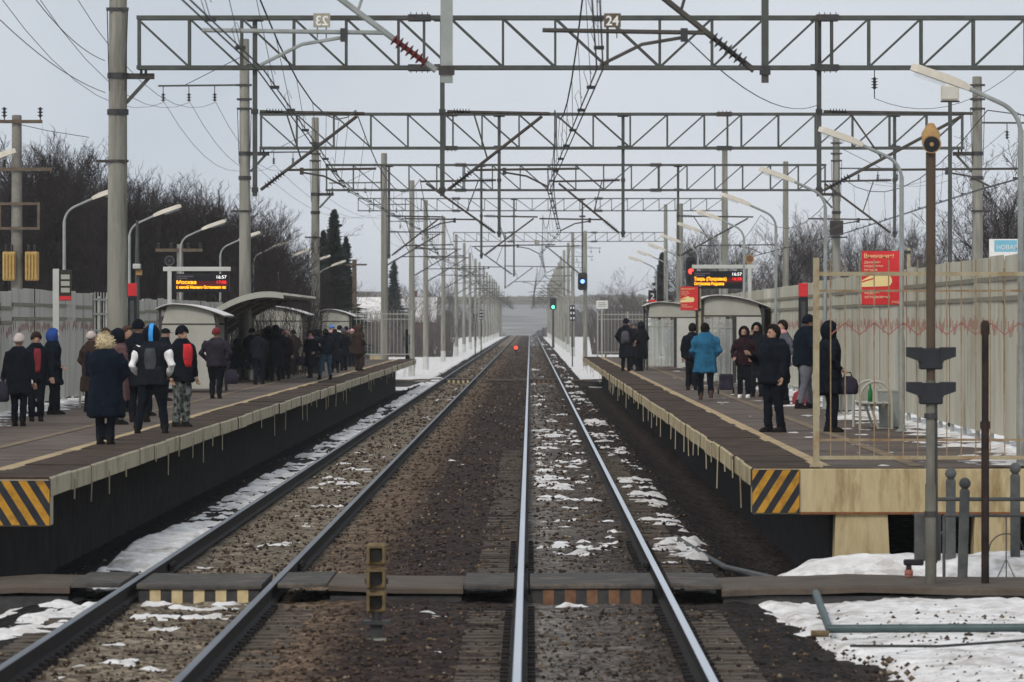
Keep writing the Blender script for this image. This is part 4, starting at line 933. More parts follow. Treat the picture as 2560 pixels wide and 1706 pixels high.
def drop_post(px, py, zt, label, side, reach, cx, w_=.11, zb=5.6, light=False, im='porcelain', sign=None):
    t = thing('drop_post', (px, py, zb), label, 'drop post', 'steel drop posts hung from the gantries')
    MB().box(-w_/2, w_/2, -w_/2-.06, w_/2-.06, 0, zt-zb).build('post', 'galv_light' if light else 'galv', t)
    for z in (zt-zb-.06, zt-zb-1.08): MB().box(-w_/2-.13, w_/2+.13, -.02, .0, z-.06, z+.05).build('clamp_plate', 'steel_dark', t)
    for z in (.14, 1.82): MB().box(-w_/2-.02, w_/2+.02, -w_/2-.085, w_/2-.04, z-.05, z+.05).build('hinge_plate', 'steel_dark', t)
    zr = cantilever(t, px, py-0.06, zb, side, reach, cx, im, light, 'galv_light' if light else None)
    if sign:
        txt, sx_, mirror, bm, tm = sign; xx = sx_-px; z = zr-zb
        b = MB().box(xx-.095, xx+.095, -.012, .0, z+.06, z+.22).build('number_plate', bm, t)
        text('plate_number', txt, .15, tm, b, (xx, -.016, z+.085), mirror=mirror, align='CENTER', bold=.003)
        for k in (-1, 1): MB().box(xx+k*.05-.006, xx+k*.05+.006, -.01, .01, z-.06, z+.06).build('plate_clip', 'steel_dark', b)
    return t
def gantry(D, xl, xr, zb, h, pw, label, mid, dep=.42, chord=.085, wv=.05):
    t = thing('truss_gantry', (xl, D, zb), label, 'gantry', 'lattice gantries spanning the tracks'); L = xr-xl; n = int(round(L/pw)); pw = L/n
    for zc, nm in ((0, 'bottom_chord'), (h, 'top_chord')):
        mb = MB()
        for yy in (-dep/2, dep/2): mb.box(0, L, yy-chord/2, yy+chord/2, zc-chord/2, zc+chord/2)
        mb.build(nm, 'galv', t)
    vm = MB(); 
    for yy in (-dep/2, dep/2): vm.bar((0, yy, chord/2), (0, yy, h-chord/2), wv)
    vm.bar((0, -dep/2, 0), (0, dep/2, 0), wv).bar((0, -dep/2, h), (0, dep/2, h), wv); vme = vm.mesh('truss_vertical', 'galv')
    dm = {}
    for s in (1, -1):
        q = MB()
        for yy in (-dep/2, dep/2): q.bar((0.03, yy, h-.04 if s > 0 else .04), (pw-.03, yy, .04 if s > 0 else h-.04), wv*.9)
        dm[s] = q.mesh('truss_diagonal', 'galv')
    for i in range(n+1):
        o = obj('truss_vertical', vme, t); o.location = (i*pw if 0 < i < n else (chord/2 if i == 0 else L-chord/2), 0, 0)
        if i < n: o = obj('truss_diagonal', dm[1 if xl+(i+.5)*pw < mid else -1], t); o.location = (i*pw, 0, 0)
    for xc in (xl+(xr-xl)*.27, xl+(xr-xl)*.66):             # bolted field joints
        for zc in (0, h):
            mb = MB().box(xc-xl-.24, xc-xl+.24, -dep/2-.065, dep/2+.065, zc-.065, zc+.065)
            for k in range(4): mb.lathe([(.012,0),(.008,.05)], (xc-xl-.18+.12*k, -dep/2, zc+.065 if zc else zc-.115), 5)
            mb.build('joint_sleeve', 'steel_dark', t)
        o = obj('truss_vertical', vme, t); o.location = (xc-xl+.1, 0, 0)
    return t
GS = [61.0, 116.0, 172.0, 230.0, 320.0, 435.0]
gl = ['lattice gantry over the crossing carrying the two foremost drop posts', 'large lattice gantry resting on the thick mast beside the timetable board', 'lattice gantry seen directly behind the number 24 gantry',
      'lattice gantry above the arched canopy end carrying plate 22', 'light lattice gantry beyond the platform ends', 'farthest light lattice gantry beyond the blue signal']
gantry(61, -8.3, 14, 8.36, 1.07, 1.14, gl[0], 3)
gantry(116, -8.43, 14.0, 8.36, 1.07, 1.14, gl[1], 3.2)
gantry(172, -8.6, 13.8, 8.44, 1.08, 1.16, gl[2], 3.4)
gantry(230, -8.7, 12.6, 8.52, 1.07, 1.17, gl[3], 2.6)
gantry(320, -10.2, 11.4, 9.5, .72, .95, gl[4], .6, .3, .06, .04)
gantry(435, -6.2, 11.0, 9.4, .72, .95, gl[5], 2, .3, .06, .04)
# masts of the gantries
mast(-8.86, 61, 11.6, 'concrete mast carrying the gantry over the crossing', bracket=(1, 8.36)); mast(14.6, 61, 11.6, 'concrete mast far right of the gantry over the crossing', bracket=(-1, 8.36))
mast(-8.87, 116, 12.0, 'thick concrete mast with dark clamp bands on the canopy platform', r0=.235, r1=.18, bracket=(1, 8.36))
mast(14.45, 116, 11.4, 'concrete mast at the right end of the large gantry', bracket=(-1, 8.36))
mast(-9.05, 172, 11.9, 'concrete mast with three-insulator arm beside the arched canopy', bracket=(1, 8.44))
mast(14.25, 172, 10.7, 'concrete mast with clamp bands behind the name sign', r0=.2, bracket=(-1, 8.44))
mast(-9.12, 230, 11.6, 'concrete mast rising behind the small shelter past the canopy', bracket=(1, 8.52))
mast(13.05, 230, 10.9, 'concrete mast with dark transformer behind the corrugated fence', r0=.2, bracket=(-1, 8.52))
for (px_, D, yt, r0, l) in ((1812, 248, 372, .17, 'round-capped concrete post rising behind the display'), (1964, 262, 405, .17, 'plain concrete post behind the corrugated fence near the tall trees'), (1700, 266, 510, .21, 'stout concrete mast carrying the red signal'), (1665, 365, 512, .16, 'slim concrete mast beside the stout signal mast')):
    mast(X(px_, D), D, Z(yt, D), l, r0=r0, r1=r0*.75, feeders=False)
# far single masts on both sides
farL = [(270, 'first'), (331, 'second'), (376, 'third'), (451, 'fourth'), (532, 'fifth'), (594, 'sixth'), (656, 'seventh'), (718, 'eighth'), (780, 'ninth'), (845, 'tenth'), (910, 'eleventh'), (975, 'twelfth'), (1040, 'thirteenth'), (1110, 'fourteenth'), (1180, 'fifteenth'), (1250, 'sixteenth')]
for i, (D, o) in enumerate(farL):
    mast(-7.25, D, 11.5+random.uniform(-.2, .2), 'concrete line mast, %s beyond the canopy platform' % o, white=D > 320, arm=(1, 3.0, TL+(.25 if i % 2 else -.25)), r0=.2)
farR = [(300, 'first'), (362, 'second'), (440, 'third'), (524, 'fourth'), (590, 'fifth'), (655, 'sixth'), (718, 'seventh'), (780, 'eighth'), (845, 'ninth'), (910, 'tenth'), (975, 'eleventh'), (1040, 'twelfth'), (1110, 'thirteenth'), (1180, 'fourteenth'), (1250, 'fifteenth')]
for i, (D, o) in enumerate(farR):
    if D < 500: continue
    mast(4.15, D, 11.5+random.uniform(-.2, .2), 'concrete line mast, %s beyond the railed platform' % o, white=True, arm=(-1, 2.9, TR+(.25 if i % 2 else -.25)), r0=.2)
# drop posts on the gantries: x, D, side, reach, contact x
drop_post(-.94, 61, 9.45, 'pale drop post with red insulators above the crossing', -1, 2.4, -3.05, w_=.137, light=True, im='silicone_red', sign=('23', -2.35, True, 'ceramic', 'sign_white'))
drop_post(2.65, 61, 9.45, 'dark drop post holding the number 24 plate', -1, 2.25, .79, w_=.08, sign=('24', .93, False, 'wood_brown', 'sign_white'))
ST = {61: (.79, -3.05), 116: (.40, -3.95), 172: (.95, -3.35), 230: (.42, -3.9), 320: (.95, -3.4), 435: (.45, -3.9)}
nm = {116: 'large', 172: 'second', 230: 'number 22', 320: 'light', 435: 'farthest'}
for D, px_, s, reach, k, l in ((116, -5.9, 1, 2.35, 1, 'drop post over the canopy platform edge on the large gantry'), (116, -1.88, 1, 2.3, 0, 'middle drop post between the tracks on the large gantry'), (116, 6.2, 1, 3.3, 9.9, 'tall drop post above the railed platform on the large gantry'),
        (172, -.98, -1, 2.5, 1, 'drop post between the tracks on the gantry behind number 24'), (172, 2.96, -1, 2.2, 0, 'drop post over the railed platform edge on the gantry behind number 24'), (172, 11.6, -1, 2.4, 9.5, 'rusty drop post beyond the corrugated fence'),
        (230, -2.07, 1, 2.4, 0, 'drop post between the tracks on the number 22 gantry'), (230, -6.0, 1, 2.3, 1, 'drop post above the canopy edge on the number 22 gantry'), (230, 6.3, 1, 3.2, 9.9, 'drop post above the railed platform on the number 22 gantry'),
        (320, -.95, -1, 2.5, 1, 'drop post between the tracks on the light gantry'), (320, 3.1, -1, 2.2, 0, 'drop post right of the tracks on the light gantry'), (435, -2.0, 1, 2.4, 0, 'drop post between the tracks on the farthest gantry')):
    cx = ST[D][k] if k in (0, 1) else k
    zt = {116: 9.47, 172: 9.55, 230: 9.62, 320: 10.25, 435: 10.15}[D]
    drop_post(px_, D, zt, l, s, reach, cx, w_=.1, sign=('22', .3, False, 'wood_brown', 'sign_white') if (D == 230 and k == 0) else None)
# hanging insulator under the large gantry
hi_ = thing('hanging_insulator', (X(2184, 116), 115.7, Z(248, 116)), 'lone insulator string hanging under the large gantry', 'insulator')
MB().tube([(0,0,.62),(0,0,.45)], .012, 5).tube([(0,0,.2),(0,0,0)], .012, 5).build('link', 'steel_dark', hi_); ins(MB(), (0,0,.2), (0,0,.45), .075, 4).build('insulator_discs', 'porcelain', hi_)
# ------------------------------------------------------------------ overhead wires
def sag_pts(a, b, s, n=10): return [(a[0]+(b[0]-a[0])*t, a[1]+(b[1]-a[1])*t, a[2]+(b[2]-a[2])*t - 4*s*t*(1-t)) for t in np.linspace(0, 1, n+1)]
def overhead(k, Ds, xf, label, msx):
    t = thing('overhead_line', (0, 0, 0), label, 'overhead line')
    for off in (-.035, .035):
        MB().tube([(xf(D)+off, D, 5.76) for D in Ds], .0095, 5).build('contact_wire', 'wire', t)
    mp_ = []
    for i in range(len(Ds)-1):
        a = (msx + (xf(Ds[i])-msx)*.4, Ds[i], 7.45); b = (msx + (xf(Ds[i+1])-msx)*.4, Ds[i+1], 7.45)
        seg = sag_pts(a, b, min(1.1, (Ds[i+1]-Ds[i])/55*.95), 8); mp_ += seg if i == 0 else seg[1:]
        if Ds[i] < 1200:
            for u in (.1, .23, .37, .5, .63, .77, .9):
                q = [a[j]+(b[j]-a[j])*u for j in range(3)]; q[2] -= 4*min(1.1, (Ds[i+1]-Ds[i])/55*.95)*u*(1-u); xc = xf(Ds[i])+(xf(Ds[i+1])-xf(Ds[i]))*u
                mb = MB().tube([tuple(q), (xc, q[1], 5.8)], .006 if Ds[i] < 320 else .011, 4)
                mb.tube([(xc-.03, q[1], 5.79), (xc-.09, q[1], 5.98), (xc-.04, q[1], 6.06), (xc+.01, q[1], 5.95)], .005, 4).cbox((xc, q[1], 5.79), .11 if Ds[i] < 100 else .08, .05, .04 if Ds[i] < 100 else .03); mb.build('dropper', 'wire', t)
    MB().tube(mp_, .012, 5).build('messenger_wire', 'wire', t)
Dall = [20, 61, 116, 172, 230, 320, 435, 524, 594, 656, 718, 780, 845, 910, 975, 1040, 1110, 1180, 1250]
overhead(0, Dall, lambda D: ST[D][0] if D in ST else (.15 if D == 20 else TR+(.25 if int(D) % 2 else -.25)), 'twin contact wires and droppers above the track with shiny rails', .62)
overhead(1, Dall, lambda D: ST[D][1] if D in ST else (-3.05 if D == 20 else TL+(.25 if int(D) % 2 else -.25)), 'twin contact wires and droppers above the dull railed track', -3.6)
overhead(2, [40, 116, 172, 230, 320, 435, 600], lambda D: 9.7 if D in (116, 230, 435) else 10.1, 'contact wires beyond the corrugated fence', 9.9)
def wire(pts, label, r=.008, group='thin line wires'):
    o = MB().tube(pts, r, 4).build('line_wire', 'wire'); return tag(o, label, 'wire', group)
for k in range(3):
    xs_ = lambda m: m - (.95+.82*k)
    pts = []; P = [(-8.86, 61, 9.6), (-8.87, 116, 10.0), (-9.05, 172, 9.9), (-9.12, 230, 9.6), (-7.25, 331, 9.5), (-7.25, 451, 9.5), (-7.25, 594, 9.5), (-7.25, 780, 9.5)]
    for i in range(len(P)-1):
        seg = sag_pts((xs_(P[i][0]), P[i][1], P[i][2]), (xs_(P[i+1][0]), P[i+1][1], P[i+1][2]), 1.0, 8); pts += seg if i == 0 else seg[1:]
    wire(pts, 'thin feeder wire hung from the three-insulator arms, %s out from the masts' % ('first', 'second', 'third')[k])
wire(sag_pts((-13.2, 60, 8.8), (X(225, 116), 115.7, Z(345, 116)), .7), 'thin wire running from the utility pole to the thick mast')
wire(sag_pts(W(1711, 92, 61), (6.16, 115.9, Z(264, 116)), .35), 'thin slack wire from the dark drop post to the tall drop post')
wire(sag_pts((X(2184, 116), 115.7, Z(248, 116)), (10.5, 116, 8.36), .5), 'thin slack wire under the hanging insulator')
for k in range(2):
    wire(sag_pts((14.25+.9+.8*k, 172, 9.0), (13.05+.9+.8*k, 230, 9.0), .9), 'thin wire behind the corrugated fence, %s from the masts' % ('inner', 'outer')[k])
for k, (pa, pb) in enumerate((((0, 50), (263, 232)), ((90, 0), (262, 152)))):
    wire(sag_pts(W(pa[0], pa[1], 90), W(pb[0], pb[1], 116), .15), 'thin wire slanting down to the thick mast, %s of two' % ('lower', 'upper')[k])
# ------------------------------------------------------------------ utility pole with transformers
UD = 128.0; ux = X(42, UD)
up = thing('utility_pole', (ux, UD, -.4), 'utility pole with yellow transformers and a square frame beyond the pale fence', 'utility pole'); uz = lambda py: Z(py, UD)+.4
pole_mb(0, uz(290), .16, .115, 12).build('pole', 'concrete_dark', up, smooth='auto')
for py, l, r_ in ((305, -.6, .62), (424, -.6, .85)):
    MB().box(l, r_, -.18, -.12, uz(py)-.04, uz(py)+.04).build('cross_arm', 'wood_brown', up)
    for xx in (-.28, r_-.05): q = MB().tube([(xx, -.15, uz(py)+.04), (xx, -.15, uz(py)+.12)], .015, 5); ins(q, (xx, -.15, uz(py)+.1), (xx, -.15, uz(py)+.34), .07, 3).build('insulator', 'porcelain', up)
fw0, fw1, fz0, fz1 = -.42, .56, uz(575), uz(507)
mb = MB().box(fw0, fw1, -.2, -.14, fz1-.06, fz1).box(fw0, fw1, -.2, -.14, fz0, fz0+.06).box(fw0, fw0+.06, -.2, -.14, fz0+.06, fz1-.06).box(fw1-.06, fw1, -.2, -.14, fz0+.06, fz1-.06); mb.build('square_frame', 'wood_brown', up)
for xc in (-.17, .36):
    b = MB().bbox(xc-.14, xc+.16, -.3, .1, uz(702), uz(630), .02)
    for k in range(4): b.box(xc-.12+.075*k, xc-.09+.075*k, -.34, -.3, uz(698), uz(636))
    tb = b.build('transformer', 'yellow_box', up)
    for k in (-.07, .07): ins(MB(), (xc+k, -.1, uz(630)), (xc+k, -.1, uz(612)), .035, 3).build('bushing', 'porcelain', tb)
u2 = thing('utility_pole', (X(450, 190), 190, -.4), 'shorter utility pole with wooden cross arm behind the display', 'utility pole'); uz2 = lambda py: Z(py, 190)+.4
pole_mb(0, uz2(612), .14, .11, 12).build('pole', 'concrete_dark', u2, smooth='auto'); MB().box(-.85, .8, -.17, -.1, uz2(630), uz2(622)).build('cross_arm', 'wood_brown', u2)
for xx in (-.75, -.3, .3, .72): ins(MB(), (xx, -.13, uz2(622)), (xx, -.13, uz2(607)), .06, 2).build('insulator', 'porcelain', u2)
u3 = thing('utility_pole', (X(886, 300), 300, -.4), 'dark wooden utility pole beyond the far shelter', 'utility pole'); pole_mb(0, Z(650, 300)+.4, .15, .12, 10).build('pole', 'wood_brown', u3); MB().box(-.7, .7, -.17, -.1, Z(660, 300)+.3, Z(660, 300)+.4).build('cross_arm', 'wood_brown', u3)
cd = thing('camera_pole', (X(343, 127), 127, PZ), 'slim grey pole with a small camera beside the red-topped pillar', 'pole')
MB().lathe([(.06,0),(.05,3.2),(.03,4.2)], seg=10).build('post', 'galv', cd); MB().bbox(-.09, .09, -.22, .0, 3.05, 3.17, .015).build('camera', 'panel_white', cd); MB().bbox(-.02,.12,-.1,0,2.9,3.03,.01).build('bracket', 'speaker_tan', cd)
tf = thing('pole_transformer', (X(2092, 229), 229.3, Z(588, 229)), 'dark finned transformer box fixed to a mast behind the corrugated fence', 'transformer')
b = MB().bbox(-.28, .28, -.25, .15, 0, .62, .02)
for k in range(5): b.box(-.24+.11*k, -.2+.11*k, -.31, -.25, .03, .6)
b.build('tank', 'steel_dark', tf)
# ------------------------------------------------------------------ colour light signals
def signal(x, y, zc, hw, hh, lit, label, z0=-.4, post=True, pm='concrete', nl=3, li=1, post_top=None, dx=0, r=.14):
    t = thing('colour_light_signal', (x, y, z0), label, 'signal'); z = zc-z0
    if post: pole_mb(0, (post_top or zc+hh)-z0, .17, .13, 12).build('mast', pm, t, smooth='auto')
    hd = MB().prism([(dx+a*hw, z+b*hh) for a, b in ((-1,-.8),(-.7,-1),(.7,-1),(1,-.8),(1,.8),(.7,1),(-.7,1),(-1,.8))], lambda a, b, d: (a, d, b), -.3, -.2).build('head', 'black', t)
    for k in range(nl):
        zz = z + hh*(.55-1.1*k/max(1, nl-1)) if nl > 1 else z
        MB().lathe([(r*1.0,0),(r*.95,.012)], (dx, -.301, zz), 16, (0,-1,0)).build('lens', lit if k == li else 'glass_dark', hd)
        pts = [(dx+r*1.2*math.cos(a), zz+r*1.2*math.sin(a)) for a in np.linspace(-.2, math.pi+.2, 10)]; pts += [(dx+r*1.1*math.cos(a), zz+r*1.1*math.sin(a)) for a in np.linspace(math.pi+.2, -.2, 10)]
        MB().prism(pts, lambda a, b, d: (a, d, b), -.52, -.3).build('hood', 'black', hd)
    return t
signal(X(1463, 407), 407, Z(704, 407), .36, .66, 'sig_blue', 'tall mast signal showing a blue lamp beyond the railed platform', post_top=Z(578, 407), dx=-.2, r=.15)
signal(X(1383, 690), 690, Z(760, 690), .42, .75, 'sig_green', 'distant mast signal showing a green lamp', pm='steel_dark', li=2, r=.19)
signal(X(1727, 250), 250, Z(679, 250), .24, .66, 'sig_red', 'black signal head showing a red lamp beside the display', pm='galv', li=1, nl=3, r=.125)
def board(x, y, zc, w_, h_, cols, rows, label):
    t = thing('route_board', (x, y, -.4), label, 'marker board'); z = zc+.4
    MB().tube([(0, .04, 0), (0, .04, z+h_/2)], .05, 8).build('post', 'steel_dark', t); b = MB().box(-w_/2, w_/2, -.03, .0, z-h_/2, z+h_/2).build('plate', 'hazard_black', t)
    for i in range(cols):
        for j in range(rows):
            xx = -w_/2 + w_*(i+.5)/cols; zz = z-h_/2+h_*(j+.5)/rows; MB().box(xx-w_*.11, xx+w_*.11, -.036, -.031, zz-h_*.07, zz+h_*.07).build('marker', 'sign_white', b)
board(X(1431, 400), 400, Z(783, 400), .4, 1.15, 2, 3, 'black board with white blocks beside the blue signal mast')
board(X(1203, 455), 455, Z(788, 455), .32, .8, 2, 3, 'small black board with white blocks left of the dull rails')
board(X(1188, 440), 440, Z(797, 440), .18, .7, 1, 4, 'narrow striped marker board by the far masts')
# ------------------------------------------------------------------ bridge and buildings far off
rt0 = random.Random(77); FT = []
BD = 1650.0; br = thing('road_bridge', (0, BD, dz(BD)), 'pale concrete road bridge crossing far down the line', 'bridge'); bz = -dz(BD)
MB().box(-70, 70, -4, 4, Z(762, BD)+bz, Z(752, BD)+bz).build('deck', 'concrete', br); MB().box(-70, 70, -4.3, -4.0, Z(751, BD)+bz, Z(742, BD)+bz).build('parapet', 'concrete', br)
for xx in (-9.5, 9): MB().box(xx-.9, xx+.9, -3.5, 3.5, 0, Z(762, BD)+bz).build('pier', 'concrete_dark', br)
for s in (-1, 1): MB().prism([(s*14, 0), (s*80, 0), (s*80, 17.5), (s*42, 17.5), (s*34, 14.0)], lambda a, b, d: (a, d, b), -12, 3.4).build('embankment', 'concrete_dark', br)
for i in range(28): MB().box(-66+i*4.8, -65.85+i*4.8, -4.2, -4.1, Z(742, BD)+bz, Z(738, BD)+bz).build('railing_post', 'galv', br)
def house(x, y, w_, d_, hw_, hr, label, wm, rm, z=-.6):
    t = thing('house', (x, y, z), label, 'house'); MB().box(-w_/2, w_/2, -d_/2, d_/2, 0, hw_).build('wall', wm, t)
    r_ = MB().prism([(-d_/2-.4, hw_-.1), (0, hw_+hr), (d_/2+.4, hw_-.1), (d_/2+.4, hw_+.1), (0, hw_+hr+.22), (-d_/2-.4, hw_+.1)], lambda a, b, d: (d, a, b), -w_/2-.4, w_/2+.4).build('roof', 'snow', t)
    MB().box(w_*.2, w_*.2+.7, .2, .9, hw_+hr*.4, hw_+hr+.9).build('chimney', 'brick_red', r_)
    MB().prism([(-d_/2+.05, hw_), (0, hw_+hr), (d_/2-.05, hw_)], lambda a, b, d: (d, a, b), -w_/2, w_/2).build('gable', wm, t)
    for k in range(3):
        xx = -w_/2+w_*(k+.5)/3; wn = MB().box(xx-.55, xx+.55, -d_/2-.05, -d_/2-.005, 1.1, 2.4).build('window', 'sign_white', t); MB().box(xx-.45, xx+.45, -d_/2-.06, -d_/2-.051, 1.2, 2.3).build('pane', 'glass_dark', wn)
    return t
for i in range(90):
    sd_ = rt0.choice((-1, 1)); D = rt0.uniform(850, 1620); xx = sd_*rt0.uniform(9.5, 60)
    FT.append((xx, D, rt0.uniform(5, 9.5)))
house(X(985, 560), 565, 8, 9, 3.6, 2.3, 'house with snowy roof and red wall beyond the far masts', 'brick_red', 'snow')
house(-33, 640, 10, 9, 3.4, 2.6, 'low dark house with snowy roof behind the far railing', 'wood_brown', 'snow')
house(X(1640, 520)+4, 520, 9, 8, 3.2, 2.4, 'pale house with snowy roof behind the far glazed shelter', 'panel_grey', 'snow')
# ------------------------------------------------------------------ trees
def grow(seed, H, spread, dens, lean=.0):
    r = random.Random(seed); tr = MB(); cr = MB()
    def branch(p, d, L, rad, lev):
        n = 4 if lev < 2 else 3; pts = [p]; q = p; dd = d
        for i in range(n):
            dd = (dd + Vector((r.uniform(-1,1), r.uniform(-1,1), r.uniform(-.2,.7)))*(.10+.05*lev)).normalized(); q = q + dd*L/n; pts.append(q)
        if lev <= 1: tr.tube(pts, [rad*(1-.75*i/n) for i in range(n+1)], 6 if lev == 0 else 4, cap=False)
        else:
            w_ = max(rad, .011); ax = dd.cross(Vector((r.uniform(-1,1), r.uniform(-1,1), r.uniform(-1,1)))).normalized(); vs = []
            for i, pt_ in enumerate(pts): ww = w_*(1-.7*i/n); vs += [pt_-ax*ww, pt_+ax*ww]
            cr.add(vs, [(2*i, 2*i+1, 2*i+3, 2*i+2) for i in range(n)])
        if lev >= 4: return
        k = [int(15*dens), int(8*dens), int(6*dens), 4][lev]
        for j in range(k):
            u = (.22 if lev == 0 else .2) + .78*(j+r.random())/k; i = min(n-1, int(u*n)); f = u*n-i; base = pts[i].lerp(pts[i+1], f)
            a = r.uniform(0, 6.283); ax = dd.orthogonal().normalized(); ax.rotate(Matrix.Rotation(a, 3, dd)); ang = R(r.uniform(28, 52))*spread
            nd = (dd*math.cos(ang) + ax*math.sin(ang) + Vector((0,0,.25))).normalized()
            branch(base, nd, L*r.uniform(.32, .55)*(1.25-.6*u if lev == 0 else 1), rad*(.42 if lev < 2 else .5)*(1.1-.6*u), lev+1)
    branch(Vector((0,0,0)), Vector((lean,0,1)).normalized(), H*.9, H*.013, 0)
    return tr, cr
def tree_mesh(seed, H, spread, dens, tm, cm, lean=0):
    tr, cr = grow(seed, H, spread, dens, lean)
    top = sorted(v[2] for v in cr.v)[int(len(cr.v)*.985)]; q = 10/top
    for m_ in (tr, cr): m_.v = [(v[0]*q, v[1]*q, v[2]*q) for v in m_.v]
    return tr.mesh('trunk', tm), cr.mesh('crown', cm)
TV = [tree_mesh(s, 10, sp, de, 'bark', 'twig') for s, sp, de in ((1,1.0,1.15),(2,.85,1.15),(3,1.15,1.1),(4,.7,1.2),(5,1.0,1.0))]
TP = [tree_mesh(s, 10, sp, de, 'bark_pale', 'twig_pale') for s, sp, de in ((11,.9,.95),(12,1.1,.9),(13,.7,.95))]
TB = tree_mesh(31, 10, 1.15, 1.0, 'bark', 'twig')
def tree(x, y, h, meshes, label, group, z=-.6, rz=None, wid=1.0):
    t = thing('bare_tree', (x, y, z), label, 'tree', group); k = h/10
    t.scale = (k*wid, k*wid, k); t.rotation_euler = (0, 0, random.uniform(0, 6.28) if rz is None else rz)
    obj('trunk', meshes[0], t); obj('crown', meshes[1], t); return t
rt = random.Random(5)
# left wood: tops follow the skyline of the photograph
skyl = [(0,420),(40,395),(110,358),(190,385),(250,450),(330,440),(400,438),(460,465),(520,500),(560,490),(620,520),(680,555),(720,620),(780,655)]
def sky_at(px):
    for (a, ya), (b, yb) in zip(skyl, skyl[1:]):
        if a <= px <= b: return ya+(yb-ya)*(px-a)/(b-a)
    return 640
GL = 'bare trees in the dark wood behind the pale fence'
n = 0
for row, (D0, D1, cnt, drop) in enumerate(((190, 215, 20, 25), (225, 260, 26, 5), (275, 330, 30, 0), (200, 300, 26, 60))):
    for i in range(cnt):
        D = rt.uniform(D0, D1); px_ = -60 + 830*(i+rt.random())/cnt
        if px_ > 700 and D < 220: D += 60
        zt = Z(sky_at(max(0, px_))+drop+rt.uniform(-8, 50), D); h = zt+.6
        if h < 2.5: continue
        tree(X(px_, D), D, h, TV[rt.randrange(5)], 'dense dark bare tree crowded in the wood behind the pale fence', GL, wid=rt.uniform(.95, 1.3))
def brush(name, spots, m, label):
    mb = MB(); r = random.Random(9)
    for (xa, xb, D, zb, hh, cnt) in spots:
        for i in range(cnt):
            x = r.uniform(xa, xb); y = D+r.uniform(-8, 8); h = hh*r.uniform(.5, 1.1); lx = r.uniform(-.25, .25)*h; w_ = .018*D/200
            a = Vector((x, y, zb)); b = Vector((x+lx*.5, y, zb+h*.6)); c = Vector((x+lx, y, zb+h))
            mb.add([a-Vector((w_,0,0)), a+Vector((w_,0,0)), b-Vector((w_*.7,0,0)), b+Vector((w_*.7,0,0)), c], [(0,1,3,2),(2,3,4)])
            for k in range(4):
                u = r.uniform(.3, .95); p = a.lerp(c, u); e = p+Vector((r.uniform(-.5,.5), r.uniform(-.2,.2), r.uniform(.2,.7)))*h*.28
                mb.add([p, p+Vector((w_*.8,0,w_*.4)), e], [(0,1,2)])
    o = mb.build(name, m, kind='stuff'); o['label'] = label
brush('undergrowth', [(X(-40, D), X(760, D), D, -.6, h, 1500) for D, h in ((188, 4.6), (215, 5.5), (250, 6.0), (300, 6.5))], 'twig', 'dense dark undergrowth filling the wood behind the pale fence')
brush('scrub', [(X(800, 520), X(1130, 520), 520, -.6, 4.5, 700), (X(780, 420), X(960, 420), 420, -.6, 4.0, 500), (X(1480, 560), X(1720, 560), 560, -.6, 5, 600), (-60, -9, 1250, -.7, 4.5, 700), (8, 60, 1250, -.7, 4.5, 700), (-60, -6.5, 1500, -4.5, 5, 600), (5, 60, 1500, -4.5, 5, 600), (-7, 6, 1850, -7, 3.5, 90), (X(1720, 340), X(2440, 340), 340, -.6, 5.5, 1500), (X(1760, 260), X(2560, 260), 260, -.6, 4.5, 1300)], 'twig_pale', 'grey-brown leafless scrub along the railway land')
# right woods
skyr = [(1690,600),(1760,560),(1830,590),(1900,580),(1960,600),(2010,545),(2060,530),(2120,570),(2200,560),(2260,540),(2330,590),(2420,600),(2500,470),(2600,430)]
def skyr_at(px):
    for (a, ya), (b, yb) in zip(skyr, skyr[1:]):
        if a <= px <= b: return ya+(yb-ya)*(px-a)/(b-a)
    return 560
for i in range(44):
    px_ = 1700 + 880*(i+rt.random())/44; D = rt.uniform(290, 400); h = Z(skyr_at(px_)+rt.uniform(-5, 60), D)+.6
    tree(X(px_, D), D, h, TP[rt.randrange(3)] if rt.random() < .75 else TV[rt.randrange(5)], 'grey bare tree in the thin wood behind the corrugated fence', 'bare trees behind the corrugated fence', wid=rt.uniform(.9, 1.2))
tree(X(2520, 205), 205, Z(375, 205)+.6, TB, 'large branching bare tree behind the name sign', 'bare trees behind the corrugated fence', rz=.6, wid=1.2)
tree(X(2460, 225), 225, Z(480, 225)+.6, TB, 'smaller forked bare tree left of the large one by the name sign', 'bare trees behind the corrugated fence', rz=2.6, wid=1.1)
for i in range(26):
    px_ = rt.choice((rt.uniform(860, 1130), rt.uniform(1500, 1720))); D = rt.uniform(480, 800)
    tree(X(px_, D), D, rt.uniform(5.5, 8.5), TP[rt.randrange(3)], 'small distant bare tree beyond the platform ends', 'distant bare trees beyond the platforms', wid=1.2)
for xx, D, hh in FT: tree(xx, D, hh, TP[rt.randrange(3)] if rt.random() < .6 else TV[rt.randrange(5)], 'far bare tree lining the railway before the road bridge', 'far bare trees before the bridge', z=dz(D)-.6, wid=1.25)
